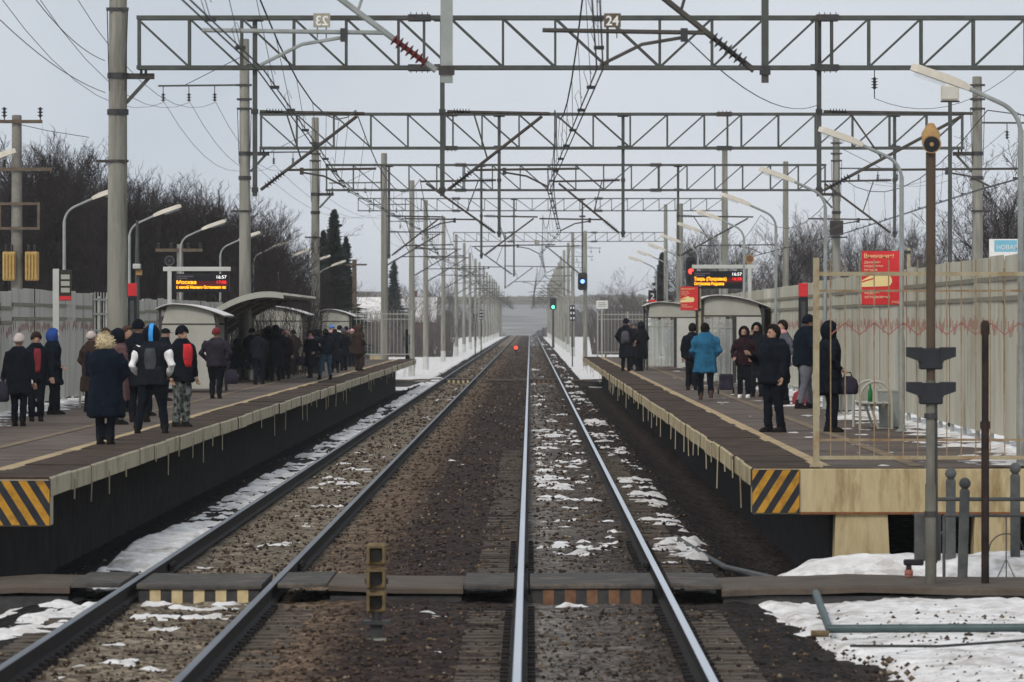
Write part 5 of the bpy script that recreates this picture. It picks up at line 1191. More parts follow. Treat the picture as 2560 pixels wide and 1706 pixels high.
def spruce(seed):
    r = random.Random(seed); mb = MB()
    sect = [r.uniform(.6, 1.15) for _ in range(40)]
    for k in range(1500):
        u = r.random()**.8; z = 1.0+9*u; a = r.uniform(0, 6.283); L = ((1-u)**.8*2.1*r.uniform(.35, 1.12)+.1)*sect[int(u*9.99)*4+int(a/6.284*4)]; dx, dy = math.cos(a), math.sin(a); px_, py_ = -dy, dx
        dr = -.28*L; p = [(0,0,z), (dx*L*.55, dy*L*.55, z+dr*.3), (dx*L, dy*L, z+dr+.15*L)]; w_ = .15*L*r.uniform(.5,1.2)+.02
        mb.add([p[0], (p[1][0]+px_*w_, p[1][1]+py_*w_, p[1][2]-.12), p[2], (p[1][0]-px_*w_, p[1][1]-py_*w_, p[1][2]-.12)], [(0,1,2),(0,2,3)])
    return MB().tube([(0,0,0),(0,0,10)], [.16,.02], 6).mesh('trunk', 'bark'), mb.mesh('crown', 'needles')
SP = [spruce(1), spruce(2)]
def spruce_tree(px_, D, ytop, label, k=0, wid=1.0):
    t = thing('spruce_tree', (X(px_, D), D, -.6), label, 'spruce', 'spruce trees'); s = (Z(ytop, D)+.6)/10; t.scale = (s*wid, s*wid, s); obj('trunk', SP[k][0], t); obj('crown', SP[k][1], t)
spruce_tree(835, 285, 522, 'tall dark spruce at the end of the wood behind the pale fence', 0, 1.15)
spruce_tree(808, 300, 575, 'lower dark spruce leaning on the wood beside the tall one', 1, 1.1)
spruce_tree(865, 330, 590, 'narrow dark spruce beyond the tall one', 1, 1.0)
spruce_tree(1655, 420, 630, 'dark spruce behind the far glazed shelter', 0, 1.2)
spruce_tree(985, 560, 650, 'small spruce beside the red-walled house', 1, 1.1)
# far ridge of forest
mb = MB(); r = random.Random(4); xs_ = np.linspace(-1500, 1500, 700); D = 5200
top = [dz(D)+4.0+3.5*math.sin(x*.004)+r.uniform(0, 3.2) for x in xs_]
vs = [(x, D, dz(D)-6) for x in xs_] + [(x, D+r.uniform(-20, 20), z) for x, z in zip(xs_, top)] + [(x, D+160, dz(D)-6) for x in xs_]; k = len(xs_)
mb.add(vs, [(i, i+1, k+i+1, k+i) for i in range(k-1)] + [(k+i, k+i+1, 2*k+i+1, 2*k+i) for i in range(k-1)]); o = mb.build('far_forest', 'far_wood', kind='stuff'); o['label'] = 'blue-grey distant forest ridge on the horizon'
mb = MB(); xs_ = np.concatenate([-6-894*np.linspace(1, 0, 260)**2, -6+900*np.linspace(0, 1, 260)**2]); D = 2150
for seg in (xs_[:260], xs_[260:]):
    k = len(seg); top = [dz(D)-3+(12.5+2.2*math.sin(x*.02)+r.uniform(0, 2.6))*min(1, .12+abs(x+6)/26) for x in seg]
    vs = [(x, D, dz(D)-3) for x in seg] + [(x, D+r.uniform(-8, 8), z) for x, z in zip(seg, top)] + [(x, D+60, dz(D)-3) for x in seg]
    mb.add(vs, [(i, i+1, k+i+1, k+i) for i in range(k-1)] + [(k+i, k+i+1, 2*k+i+1, 2*k+i) for i in range(k-1)])
o = mb.build('far_copse', 'twig_pale', kind='stuff'); o['label'] = 'grey distant wood behind the road bridge'
# haze
hm = bpy.data.materials.new('haze'); hm.use_nodes = True; hn = hm.node_tree; hn.nodes.clear(); ho = hn.nodes.new('ShaderNodeOutputMaterial'); pv = hn.nodes.new('ShaderNodeVolumePrincipled')
pv.inputs['Color'].default_value = (.97, .985, 1, 1); pv.inputs['Density'].default_value = .00014; hn.links.new(pv.outputs[0], ho.inputs['Volume'])
hb = MB().box(-4200, 4200, -60, 9300, -9.5, 40).build('haze', hm, kind='stuff'); hb['label'] = 'thin pale winter haze filling the air'
# ------------------------------------------------------------------ people
def ring(c, rx, ry, n=14, tilt=0): return [(c[0]+rx*math.cos(a), c[1]+ry*math.sin(a), c[2]+tilt*math.sin(a)) for a in np.linspace(0, 2*math.pi, n, endpoint=False)]
def ball(mb, c, rx, ry, rz, n=12):
    rs = [ring((c[0], c[1], c[2]+rz*math.sin(t)), rx*math.cos(t), ry*math.cos(t), n) for t in np.linspace(-1.45, 1.45, 9)]; return mb.loft(rs)
def fused(name, mb, vox, m, parent, wr=0.0, seed=0, extra=None):
    me = mb.mesh(name, m); tmp = bpy.data.objects.new('tmp', me); real.objects.link(tmp)
    bmm = bmesh.new(); bmm.from_mesh(me); bmesh.ops.recalc_face_normals(bmm, faces=bmm.faces[:]); bmm.to_mesh(me); bmm.free()
    md = tmp.modifiers.new('r', 'REMESH'); md.mode = 'VOXEL'; md.voxel_size = vox
    sm_ = tmp.modifiers.new('s', 'SMOOTH'); sm_.factor = .5; sm_.iterations = 3
    dg = bpy.context.evaluated_depsgraph_get(); res = bpy.data.meshes.new_from_object(tmp.evaluated_get(dg)); bpy.data.objects.remove(tmp); bpy.data.meshes.remove(me)
    res.name = name
    if wr:
        n = len(res.vertices); co = np.zeros(n*3); res.vertices.foreach_get('co', co); no = np.zeros(n*3); res.vertices.foreach_get('normal', no); co = co.reshape(-1,3); no = no.reshape(-1,3)
        f = (fbm(co[:,0]+co[:,1]*.7+seed, co[:,2]*1.6+seed, .16, seed, 3)-.5)*2; co += no*(f*wr)[:,None]
        if name == 'coat':
            th_ = np.arctan2(co[:,1], co[:,0]); am = np.clip((1.15-co[:,2])/.5, 0, 1); co += no*((.016*np.sin(5*th_+seed)+.011*np.sin(9*th_+seed*1.7))*am)[:,None]
        res.vertices.foreach_set('co', co.ravel())
    if extra:
        bmm = bmesh.new(); bmm.from_mesh(res); em = extra.mesh('x', m); bmm.from_mesh(em); bmm.to_mesh(res); bmm.free(); bpy.data.meshes.remove(em)
    res.polygons.foreach_set('use_smooth', [True]*len(res.polygons)); res.update()
    return obj(name, res, parent)
def hand(mb, w_, d, side):
    """palm and five curled fingers; d: unit direction of the forearm."""
    d = Vector(d).normalized(); f = Vector((0,1,0)); a = d.cross(f)
    if a.length < .2: a = Vector((1,0,0))
    a.normalize(); n = a.cross(d).normalized(); w_ = Vector(w_)
    pal = w_+d*.085
    mb.loft([[tuple(w_ + a*.026*math.cos(t)+n*.018*math.sin(t)) for t in np.linspace(0, 6.283, 8, endpoint=False)], [tuple(w_+d*.04 + a*.04*math.cos(t)+n*.017*math.sin(t)) for t in np.linspace(0, 6.283, 8, endpoint=False)], [tuple(pal + a*.04*math.cos(t)+n*.014*math.sin(t)) for t in np.linspace(0, 6.283, 8, endpoint=False)]])
    for k, L in enumerate((.062, .072, .068, .054)):
        b = pal + a*(-.031+.021*k); mb.tube([b-d*.01, b+d*L*.45+n*.006, b+d*L*.8+n*.022, b+d*L*.85+n*.042], [.0095,.009,.0085,.007], 6)
    b = w_+d*.03 + a*.036*side; mb.tube([b, b+d*.03+a*.022*side+n*.012, b+d*.058+a*.018*side+n*.026], [.011,.010,.008], 6)
def person(px_, fy, ty, head, label, coat='black', hem='hip', legs='black', hat=None, hatc=None, arms='pocket', stance='stand', build=1.0, shoes='black', skin='skin', extras=(), D=None, x=None, hoodface=True, facing_eyes=False, group='people waiting on the platforms', turn=0, puffy=.0, zbase=PZ, stoop=0.0):
    s_ = (fy-806)/1.8
    if D is None: D = F/s_; x = (px_-1325)/s_; H = (fy-ty)/s_
    else: H = ty
    k = H/1.75; vox = .021 if D < 108 else (.027 if D < 160 else .036)
    t = thing('person', (x, D, zbase), label, 'person', group, R(-head)); t.scale = (k, k, k)
    C = lambda n: n if n in M else cl[n]
    b = build; sit = stance == 'sit'
    zo = -.44 if sit else 0                               # pelvis drop when seated
    hipz = .92+zo
    if stance in ('stand', 'sit'): an = [(-.105, -.0), (.105, .02)]
    elif stance == 'apart': an = [(-.22, 0), (.2, .03)]
    elif stance == 'close': an = [(-.075, .02), (.075, -.02)]
    elif stance == 'walk': an = [(-.08, .2), (.1, -.24)]
    elif stance == 'lean': an = [(-.2, .16), (.16, -.2)]
    rj = random.Random(int(px_)*31+int(fy)); an = [(a+rj.uniform(-.03, .03), c+rj.uniform(-.06, .06)) for a, c in an]; jt = lambda k: Vector((rj.uniform(-k, k), rj.uniform(-k, k), rj.uniform(-k, k)))
    L = {}
    for i, sgn in enumerate((-1, 1)):
        hp = Vector((sgn*.088*b, 0, hipz)); ak = Vector((an[i][0], an[i][1], .085))
        if sit: ak = Vector((an[i][0]*1.1, .42, .085)); kn = Vector((sgn*.11, .44, .50))
        else:
            kn = hp.lerp(ak, .53) + Vector((0, .035 + (.05 if stance == 'walk' and i == 0 else 0), 0))
            if stance == 'walk' and i == 1: ak.z = .13
        L[sgn] = (hp, kn, ak)
    tl = stoop                                            # forward lean of the trunk
    def tz(z): return z+zo
    def ty_(z): return tl*max(0, (z-.95))**1.2
    sh = {sg: Vector((sg*.185*b, ty_(1.42), tz(1.42))) for sg in (-1, 1)}
    A = {}
    for sg in (-1, 1):
        kind = arms if isinstance(arms, str) else arms[0 if sg < 0 else 1]
        e, w_ = {'down': ((.25,-.02,1.13), (.265,.06,.88)), 'pocket': ((.29,-.07,1.14), (.205,.1,.98)), 'front': ((.27,.03,1.13), (.06,.2,1.04)), 'phone': ((.24,.1,1.15), (.13,.36,1.27)), 'back': ((.27,-.1,1.14), (.06,-.17,1.0)), 'out': ((.33,-.03,1.17), (.42,.05,.95)), 'face': ((.24,.14,1.2), (.09,.17,1.46))}[kind]
        A[sg] = (sh[sg]+Vector((0, 0, rj.uniform(-.02, .012))), Vector((sg*e[0]*b, e[1]+tl*.25, tz(e[2])))+jt(.03), Vector((sg*w_[0]*b, w_[1]+tl*.2, tz(w_[2])))+(jt(.04) if kind not in ('phone', 'face') else Vector()))
    hx = rj.uniform(-.02, .02); hy = ty_(1.6)+ rj.uniform(.01, .045); HC = Vector((hx, hy, tz(1.615+rj.uniform(-.02, .012))))
    # ---- body: one continuous figure
    mb = MB()
    mb.loft([ring((0,ty_(z),tz(z)), rx*b, ry*b) for z, rx, ry in ((.84,.13,.10),(.92,.155,.11),(1.1,.135,.095),(1.3,.16,.108),(1.42,.165,.09),(1.48,.07,.065))])
    mb.tube([(0, ty_(1.42), tz(1.42)), (0, hy-.012, tz(1.58))], [.06, .054], 10)
    ball(mb, HC+Vector((0,-.008,.018)), .077, .096, .108); ball(mb, HC+Vector((0,.022,-.045)), .058, .068, .07)
    mb.tube([HC+Vector((0,.08,.015)), HC+Vector((0,.112,-.022))], [.012,.018], 6)
    for sg in (-1, 1): ball(mb, HC+Vector((sg*.079,-.005,-.005)), .012, .022, .032, 8)
    for sg in (-1, 1):
        a = A[sg]; mb.tube([a[0], a[1], a[2]], [.05*b,.042,.029], 8); l = L[sg]; mb.tube([l[0], l[1], l[2]], [.078*b,.055,.038], 8)
        mb.tube([l[2]+Vector((0,-.05,-.04)), l[2]+Vector((0,.13,-.055))], [.035,.03], 8)
    ex = MB()
    for sg in (-1, 1): d = (A[sg][2]-A[sg][1]); hand(ex, A[sg][2], d, -sg)
    fused('body', mb, vox if D < 120 else .036, M[skin], t, extra=ex)
    if facing_eyes:
        for sg in (-1, 1): ball(MB(), HC+Vector((sg*.031,.083,.018)), .012, .008, .008, 8).build('eye', 'black', t); MB().box(sg*.031-.018, sg*.031+.018, HC.y+.085, HC.y+.095, HC.z+.036, HC.z+.042).build('eyebrow', 'black', t)
        MB().box(-.024, .024, HC.y+.078, HC.y+.086, HC.z-.062, HC.z-.054).build('mouth', cloth('lips', (.25,.09,.08)), t)
    # ---- trousers
    mb = MB(); mb.loft([ring((0,0,tz(z)), rx*b, ry*b) for z, rx, ry in ((.82,.155,.125),(.92,.18,.135),(1.06,.165,.12))])
    for sg in (-1, 1):
        l = L[sg]; w0 = 1.0 if stance != 'close' else .95
        if sit: mb.tube([l[0], l[1], l[1]+Vector((0,.01,-.06)), l[2]+Vector((0,0,.0))], [.1*b,.085,.08,.068], 12)
        else: mb.tube([l[0]+Vector((0,0,-.02)), l[0].lerp(l[1],.5), l[1], l[1].lerp(l[2],.5), l[2]+Vector((0,.01,.0))], [.102*b*w0,.095*b*w0,.076*w0,.074*w0,.07*w0], 12)
    fused('trousers', mb, vox, M[C(legs)], t, .014, seed=int(px_))
    for sg in (-1, 1):
        l = L[sg][2]; m_ = MB()
        m_.loft([[(l.x+w_*math.cos(a), l.y-.0+y0+ln*math.sin(a), l.z-.085+z) for a in np.linspace(0, 6.283, 12, endpoint=False)] for z, w_, ln, y0 in ((0,.046,.135,.045),(.03,.05,.14,.045),(.06,.045,.12,.03),(.10,.05,.062,-.012),(.17,.048,.052,-.012))])
        m_.build('shoe', M[C(shoes)], t, smooth='auto')
    # ---- coat
    hz_ = {'waist': .88, 'hip': .80, 'thigh': .62, 'knee': .45, 'long': .32}[hem]
    g = .045 + puffy
    prof = [(hz_,.175,.14),(max(hz_+.02,.80),.185,.145),(.95,.178,.14),(1.12,.165,.13),(1.3,.19,.14),(1.40,.20,.125),(1.455,.15,.10),(1.50,.088,.085),(1.53,.082,.08)]
    if hem in ('thigh','knee','long'): prof[0] = (hz_, .215 if hem != 'long' else .225, .17); prof.insert(1, (.72,.20,.155)) if hz_ < .7 else None
    prof = sorted(set(prof))
    mb = MB()
    if sit: prof = [(max(z, .80), a, c) for z, a, c in prof if z >= .78] or prof
    mb.loft([ring((0,ty_(z),tz(z)), (rx+g*.6)*b, (ry+g*.7)*b, 16) for z, rx, ry in prof])
    if sit: mb.tube([(0,0,tz(.92)), (0,.36,tz(.94))], [.17,.15], 12)
    sl = [('sleeves' in e) and e for e in extras]; white_sl = next((e for e in extras if isinstance(e, tuple) and e[0] == 'sleeves'), None)
    smb = MB()
    for sg in (-1, 1):
        a = A[sg]; tgt = smb if white_sl else mb; p = puffy*.5
        tgt.tube([a[0]+Vector((-sg*.03,0,.0)), a[0].lerp(a[1],.45), a[1], a[1].lerp(a[2],.5), a[2]+(a[2]-a[1]).normalized()*.01], [.085*b+p,.074*b+p,.069+p,.062+p,.05+p*.5], 12)
        if white_sl: mb.tube([a[0]+Vector((-sg*.03,0,0)), a[0].lerp(a[1],.3)], [.088*b,.078*b], 12)
    co = fused('coat', mb, vox, M[C(coat)], t, .019+puffy*.2, seed=int(px_)+7)
    if white_sl: fused('sleeves', smb, vox, M[C(white_sl[1])], t, .008, seed=3)
    # ---- head gear
    def cap_mesh(rx, ry, rz, c, cut, nm, mm, th=.014, n=20):
        m_ = MB(); rows = 12; vs = []; fs = []
        for i in range(rows+1):
            ph = -math.pi/2+math.pi*i/rows
            for j in range(n): a = 2*math.pi*j/n; vs.append((c[0]+rx*math.cos(ph)*math.cos(a), c[1]+ry*math.cos(ph)*math.sin(a), c[2]+rz*math.sin(ph)))
        for i in range(rows):
            for j in range(n):
                q = (i*n+j, i*n+(j+1) % n, (i+1)*n+(j+1) % n, (i+1)*n+j); ce = sum((Vector(vs[w_]) for w_ in q), Vector())/4 - Vector(c)
                if not cut(ce.x/rx, ce.y/ry, ce.z/rz): fs.append(q)
        used = sorted({i for q in fs for i in q}); mp_ = {o: i for i, o in enumerate(used)}
        nv = [vs[i] for i in used]; nf = [tuple(mp_[i] for i in q) for q in fs]
        m_.add(nv, nf); o = m_.build(nm, mm, t, smooth=True); sd = o.modifiers.new('th', 'SOLIDIFY'); sd.thickness = th; sd.offset = 1; return o
    hc = M[C(hatc)] if hatc else M['black']
    if hat == 'beanie': cap_mesh(.094,.112,.125, HC+Vector((0,-.012,.03)), lambda x_, y_, z_: z_ < -.08 + .25*y_, 'beanie', hc, .02)
    elif hat == 'cap':
        o = cap_mesh(.092,.11,.105, HC+Vector((0,-.008,.045)), lambda x_, y_, z_: z_ < -.05, 'cap', hc, .014); MB().prism([(-.07,.08),(-.06,.15),(0,.185),(.06,.15),(.07,.08)], lambda a, c, d: (a, HC.y+c-.01, HC.z+.04+d), 0, .012).build('cap_peak', hc, t)
    elif hat == 'hood': cap_mesh(.118,.13,.155, HC+Vector((0,-.022,.005)), lambda x_, y_, z_: (y_ > .55 and -.7 < z_ < .62) or z_ < -.96, 'hood', hc, .022); MB().loft([ring((0,hy-.03,tz(1.50)), .125, .115), ring((0,hy-.015,tz(1.56)), .115, .11)]).build('hood_collar', hc, t, smooth=True)
    elif hat == 'hair': cap_mesh(.087,.106,.118, HC+Vector((0,-.018,.028)), lambda x_, y_, z_: (y_ > .42 and z_ < .55) or z_ < -.72 or (y_ > .0 and z_ < -.05), 'hair', hc, .02)
    elif hat == 'longhair':
        cap_mesh(.097,.113,.13, HC+Vector((0,-.018,.022)), lambda x_, y_, z_: (y_ > .45 and z_ < .6) or z_ < -.85, 'hair', hc, .022); m2 = MB().loft([ring((0,hy-.065,tz(1.60)), .1, .055), ring((0,hy-.085,tz(1.48)), .115, .05), ring((0,hy-.09,tz(1.38)), .09, .035)]); m2.build('loose_hair', hc, t, smooth=True)
    elif hat == 'fur':
        o = cap_mesh(.122,.125,.135, HC+Vector((0,-.025,.005)), lambda x_, y_, z_: (y_ > .5 and z_ < .6) or z_ < -.8, 'fur_hood', hc, .02)
        for v in o.data.vertices: v.co += Vector((rj.uniform(-1,1), rj.uniform(-1,1), rj.uniform(-1,1)))*.012
        tf_ = MB()
        for v in o.data.vertices:
            nn = (v.co-HC).normalized()
            for q_ in range(2): a_ = nn.orthogonal()*.012; e_ = v.co + (nn+Vector((rj.uniform(-.6,.6), rj.uniform(-.6,.6), rj.uniform(-.8,.3))))*.045; tf_.add([v.co+nn*.01-a_, v.co+nn*.01+a_, e_], [(0,1,2)])
        tf_.build('fur_tufts', hc, t)
    bvh = None
    def onc(x_, z_, sg):
        nonlocal bvh
        if bvh is None:
            from mathutils.bvhtree import BVHTree
            bvh = BVHTree.FromPolygons([v.co for v in co.data.vertices], [p.vertices[:] for p in co.data.polygons])
        h_ = bvh.ray_cast(Vector((x_, sg*1.0, z_)), Vector((0, -sg, 0)))
        return (x_, (h_[0].y if h_[0] is not None else sg*.12) + sg*.006, z_)
    if hat in ('beanie', 'hair', 'cap') and not any(e[0] == 'scarf' for e in extras):
        m_ = MB().loft([ring((hx*.5, ty_(1.47)+.0, tz(1.455)), .135*b, .12*b), ring((hx*.7, hy-.02, tz(1.50)), .115, .11), ring((hx*.8, hy-.012, tz(1.535+rj.uniform(-.01,.02))), .098, .10), ring((hx*.8, hy-.012, tz(1.53)), .08, .082)]); m_.build('collar', M[C(coat)], t, smooth=True)
    for e in extras:
        if e[0] == 'panel':                               # coloured front of the jacket: ('panel', colour, zc, half height, half width, y)
            _, c, zc, hh, hw_ = e[:5]; yy = (.165+g*.7)*b
            rows = [[onc(u*hw_*(1-.35*v*v)*(1+.15*v), tz(zc+v*hh), 1) for u in np.linspace(-1, 1, 7)] for v in np.linspace(-1, 1, 7)]
            m_ = MB(); vs = [p for r_ in rows for p in r_]; m_.add(vs, [(i*7+j, i*7+j+1, (i+1)*7+j+1, (i+1)*7+j) for i in range(6) for j in range(6)]); o = m_.build('front_panel', M[C(c)], t, smooth=True); sd = o.modifiers.new('th', 'SOLIDIFY'); sd.thickness = .006; sd.offset = 0
        elif e[0] == 'scarf': MB().loft([ring((0,hy-.01,tz(1.46)), .125, .125), ring((0,hy,tz(1.50)), .14, .135), ring((0,hy,tz(1.56)), .10, .105)]).build('scarf', M[C(e[1])], t, smooth=True)
        elif e[0] == 'stripe':                            # stripe over the hood
            pts = [(0, HC.y-.022-.155*math.cos(a), HC.z+.005+.18*math.sin(a)) for a in np.linspace(-.55, 2.2, 12)]; m_ = MB(); vs = []
            for p in pts: vs += [(-.035,p[1],p[2]), (.035,p[1],p[2])]
            m_.add(vs, [(2*i,2*i+1,2*i+3,2*i+2) for i in range(11)]); o = m_.build('hood_stripe', M[C(e[1])], t); sd = o.modifiers.new('th','SOLIDIFY'); sd.thickness = .012; sd.offset = 1
        elif e[0] == 'backmark':
            m_ = MB(); gv = [[onc(u*e[2]*(1-.3*v*v), 1.24+.17*v+zo, -1) for u in np.linspace(-1, 1, 6)] for v in np.linspace(-1, 1, 7)]
            m_.add([p for r_ in gv for p in r_], [(i*6+j, i*6+j+1, (i+1)*6+j+1, (i+1)*6+j) for i in range(6) for j in range(5)]); o = m_.build('back_print', M[C(e[1])], t, smooth=True)
        elif e[0] == 'side':                              # light vertical trim on one side
            MB().box(e[2]-.012, e[2]+.012, -.02, .12, tz(.82), tz(1.25)).build('trim', M[C(e[1])], t)
    t['h'] = H
    del t['h']
    return t
for nme, c in dict(black=(.005,.007,.011), navy=(.004,.0075,.0135), charcoal=(.008,.010,.014), brown=(.03,.02,.016), tan=(.15,.08,.055), maroon=(.018,.008,.011), purple=(.022,.019,.027), blue=(.02,.105,.19), bluehood=(.02,.05,.19), red=(.50,.03,.035), darkred=(.16,.025,.03), grey=(.11,.115,.13), greyblue=(.10,.125,.16), jeans=(.035,.065,.10), greyjeans=(.10,.105,.125), white=(.68,.68,.69), blonde=(.42,.35,.22), hairdark=(.012,.010,.009), hairbrown=(.05,.03,.02), pink=(.52,.26,.29), brightblue=(.05,.30,.72), skyhat=(.07,.2,.5), shoe=(.012,.011,.011), shoewhite=(.68,.7,.72), shoebrown=(.07,.045,.03), floral=(.09,.05,.05), creamhat=(.40,.34,.32), camo=(.045,.055,.05), greyhat=(.07,.075,.09), backprint=(.045,.05,.055)).items():
    cloth(nme, c)
cm_ = mat('cloth_camo2', (.02,.026,.026), (.16,.18,.165), .9, scale=13, lo=.42, hi=.58, detail=3); M['camo2'] = cm_; cl['camo2'] = 'camo2'
for q in list(cl): M[q] = M[cl[q]] if q not in M else M[q]
M['black_plastic'] = M['black']
P = person; B = 'cloth_black'; SH = 'cloth_shoe'; 
c_ = lambda n: 'cloth_'+n if 'cloth_'+n in M else n
def pp_(*a, **k):
    for q in ('coat', 'legs', 'hatc', 'shoes'):
        k[q] = c_(k[q]) if k.get(q) else (c_('black') if q in ('coat', 'legs') else (SH if q == 'shoes' else None))
    k['extras'] = [(e[0], c_(e[1]), *e[2:]) for e in k.get('extras', ())]
    return person(*a, **k)
# canopy platform, from the near end
pp_(47, 1066, 838, 10, 'person with white hat, dark coat and pale bag strap near the pale fence', coat='black', hem='thigh', hat='beanie', hatc='creamhat', arms='down', build=1.12, stance='close', extras=[('side', 'white', .27)])
pp_(90, 1054, 832, 165, 'person in open dark jacket over a red top beside the white-hatted figure', coat='black', hem='hip', hat='beanie', hatc='brown', arms='down', build=1.08, extras=[('panel', 'darkred', 1.2, .24, .075)])
pp_(132, 1037, 824, 75, 'person in blue hood and dark parka by the pale fence', coat='navy', hem='thigh', hat='hood', hatc='bluehood', arms='pocket', build=1.08)
pp_(263, 1114, 836, 20, 'person in long navy coat with pale fur hood at the platform edge', coat='navy', hem='knee', hat='fur', hatc='blonde', arms='front', build=1.25, stance='stand', puffy=.02)
pp_(226, 1030, 830, 40, 'person in brown coat and pale hat behind the fur-hooded figure', coat='brown', hem='knee', hat='beanie', hatc='creamhat', arms='pocket', build=1.0)
pp_(262, 1022, 821, 150, 'person with curly reddish-brown hair half hidden by the fur hood', coat='brown', hem='thigh', hat='hair', hatc='hairbrown', arms='down')
pp_(296, 1062, 826, 60, 'person with black hood and brownish patterned coat beside the fur-hooded figure', coat='floral', hem='knee', hat='hood', hatc='black', arms='front', legs='grey')
pp_(316, 1030, 815, 120, 'person in tan coat with brown hair behind the crowd', coat='tan', hem='thigh', hat='hair', hatc='hairbrown', arms='pocket')
pp_(345, 1056, 803, 15, 'tall person in black beanie and black coat in the middle of the crowd', coat='black', hem='thigh', hat='beanie', hatc='black', arms='pocket', build=1.05)
pp_(381, 1086, 819, 8, 'person in black jacket with white sleeves and bright blue hood stripe', coat='charcoal', hem='hip', hat='hood', hatc='black', arms='pocket', build=1.2, stance='apart', extras=[('sleeves', 'white'), ('stripe', 'brightblue'), ('backmark', 'backprint', .10), ('side', 'brightblue', -.12)])
pp_(412, 1003, 822, 80, 'person in dark cap partly behind the white-sleeved figure', coat='black', hem='hip', hat='cap', hatc='black', arms='down')
pp_(454, 1069, 817, 135, 'person in black beanie, red-fronted jacket and camouflage trousers', coat='black', hem='hip', hat='beanie', hatc='black', legs='camo2', arms=('down', 'down'), build=1.1, stance='close', extras=[('panel', 'red', 1.25, .2, .11)])
pp_(540, 997, 823, 15, 'person in maroon beanie and purple-grey coat seen from behind', coat='purple', hem='hip', hat='beanie', hatc='darkred', arms='pocket', build=1.28, stance='stand')
pp_(604, 966, 846, 40, 'seated person in dark hooded coat under the arched canopy', coat='charcoal', hem='hip', hat='hood', hatc='black', arms='front', stance='sit', build=1.1, D=F/((958-806)/1.8), x=(596-1325)/((958-806)/1.8), zbase=PZ) if False else None
sD = F/((950-806)/1.8); pp_(592, 950, 1.72, 35, 'seated person in dark hooded coat under the arched canopy', coat='charcoal', hem='hip', hat='hood', hatc='black', arms='front', stance='sit', build=1.1, D=sD, x=X(594, sD))
sb = thing('canopy_bench', (X(594, sD), sD-.05, PZ), 'low bench with pale feet under the arched canopy', 'bench'); sb.rotation_euler = (0, 0, R(-35))
MB().bbox(-.75, .75, -.26, .2, .33, .375, .01).build('seat', 'wood_brown', sb)
for k in (-.6, .6): MB().box(k-.05, k+.05, -.2, .15, 0, .33).build('leg', 'panel_grey', sb)
pp_(628, 948, 822, 30, 'person in black standing at the back of the canopy group', coat='black', hem='hip', hat='beanie', hatc='black')
pp_(647, 962, 827, 20, 'person in black jacket with short dark hair in the canopy group', coat='black', hem='hip', hat='hair', hatc='hairdark', arms='front', build=1.12, legs='navy')
pp_(669, 951, 817, 60, 'person in black hooded coat in the middle of the canopy group', coat='charcoal', hem='thigh', hat='hood', hatc='black')
pp_(689, 953, 816, -10, 'tall person in long black coat and hood beside the shelter post', coat='black', hem='knee', hat='hood', hatc='black', build=1.15)
pp_(715, 948, 827, 200, 'person in pink hat and dark brown coat at the shelter post', coat='maroon', hem='thigh', hat='beanie', hatc='pink', arms='down')
pp_(744, 930, 820, 20, 'person in dark green-black coat behind the shelter post', coat='charcoal', hem='thigh', hat='hood', hatc='charcoal', build=1.1)
pp_(758, 927, 828, 120, 'person with dark hair between the shelters', coat='black', hem='hip', hat='hair', hatc='hairbrown')
pp_(777, 945, 829, -150, 'person in long black coat with pink scarf by the platform edge', coat='black', hem='knee', hat='hair', hatc='hairdark', arms='pocket', stance='close', extras=[('scarf', 'pink')], build=1.05)
pp_(800, 928, 824, 30, 'person in black behind the figure in blue jeans', coat='black', hem='hip', hat='hair', hatc='hairdark')
pp_(815, 950, 823, -25, 'person in dark jacket and blue jeans on the yellow line', coat='navy', hem='waist', hat='hair', hatc='hairdark', legs='jeans', arms='pocket', stance='apart', build=1.08, shoes='maroon')
pp_(830, 922, 815, 160, 'person in bright blue hat with pink collar behind the jeans wearer', coat='black', hem='thigh', hat='beanie', hatc='skyhat', extras=[('scarf', 'pink')])
pp_(848, 921, 816, 40, 'person in black hat and pale scarf by the far shelter', coat='black', hem='thigh', hat='beanie', hatc='black', extras=[('scarf', 'white')])
pp_(866, 916, 818, 20, 'person in brown coat and black hat under the far shelter', coat='brown', hem='thigh', hat='beanie', hatc='black')
pp_(880, 918, 824, 170, 'person in brown coat with pale pink hat by the flower box', coat='brown', hem='thigh', hat='beanie', hatc='pink')
pp_(897, 928, 812, 50, 'person in long brown coat and brown hood beside the flower box', coat='brown', hem='thigh', hat='hood', hatc='hairbrown', legs='brown', build=1.12)
pp_(1017, 900, 823, 60, 'lone dark figure with a pack standing beyond the far barred railing', coat='greyhat', hem='hip', hat='hair', hatc='hairdark', legs='black', D=258, x=X(1017, 258)-.0) if False else pp_(1017, 898, 824, 60, 'lone dark figure standing at the far tip of the canopy platform', coat='charcoal', hem='hip', hat='hair', hatc='hairdark')
pp_(604, 944, 824, 70, 'dark figure behind the seated person under the canopy', coat='charcoal', hem='thigh', hat='beanie', hatc='charcoal', build=1.1)
pp_(658, 940, 823, -40, 'dark-haired figure in navy coat at the back of the canopy group', coat='navy', hem='thigh', hat='hair', hatc='hairdark', build=1.15)
pp_(702, 938, 824, 100, 'hooded dark figure leaning on the shelter front panel', coat='black', hem='thigh', hat='hood', hatc='charcoal', build=1.1)
pp_(733, 934, 826, -20, 'figure in dark brown coat and beanie next to the shelter post', coat='brown', hem='thigh', hat='beanie', hatc='black', build=1.1)
pp_(790, 935, 825, 60, 'dark hooded figure right behind the pink scarf', coat='charcoal', hem='thigh', hat='hood', hatc='black', build=1.1)
pp_(838, 932, 824, 10, 'dark figure in knee-length coat beside the bright blue hat', coat='black', hem='knee', hat='hair', hatc='hairdark', build=1.12)
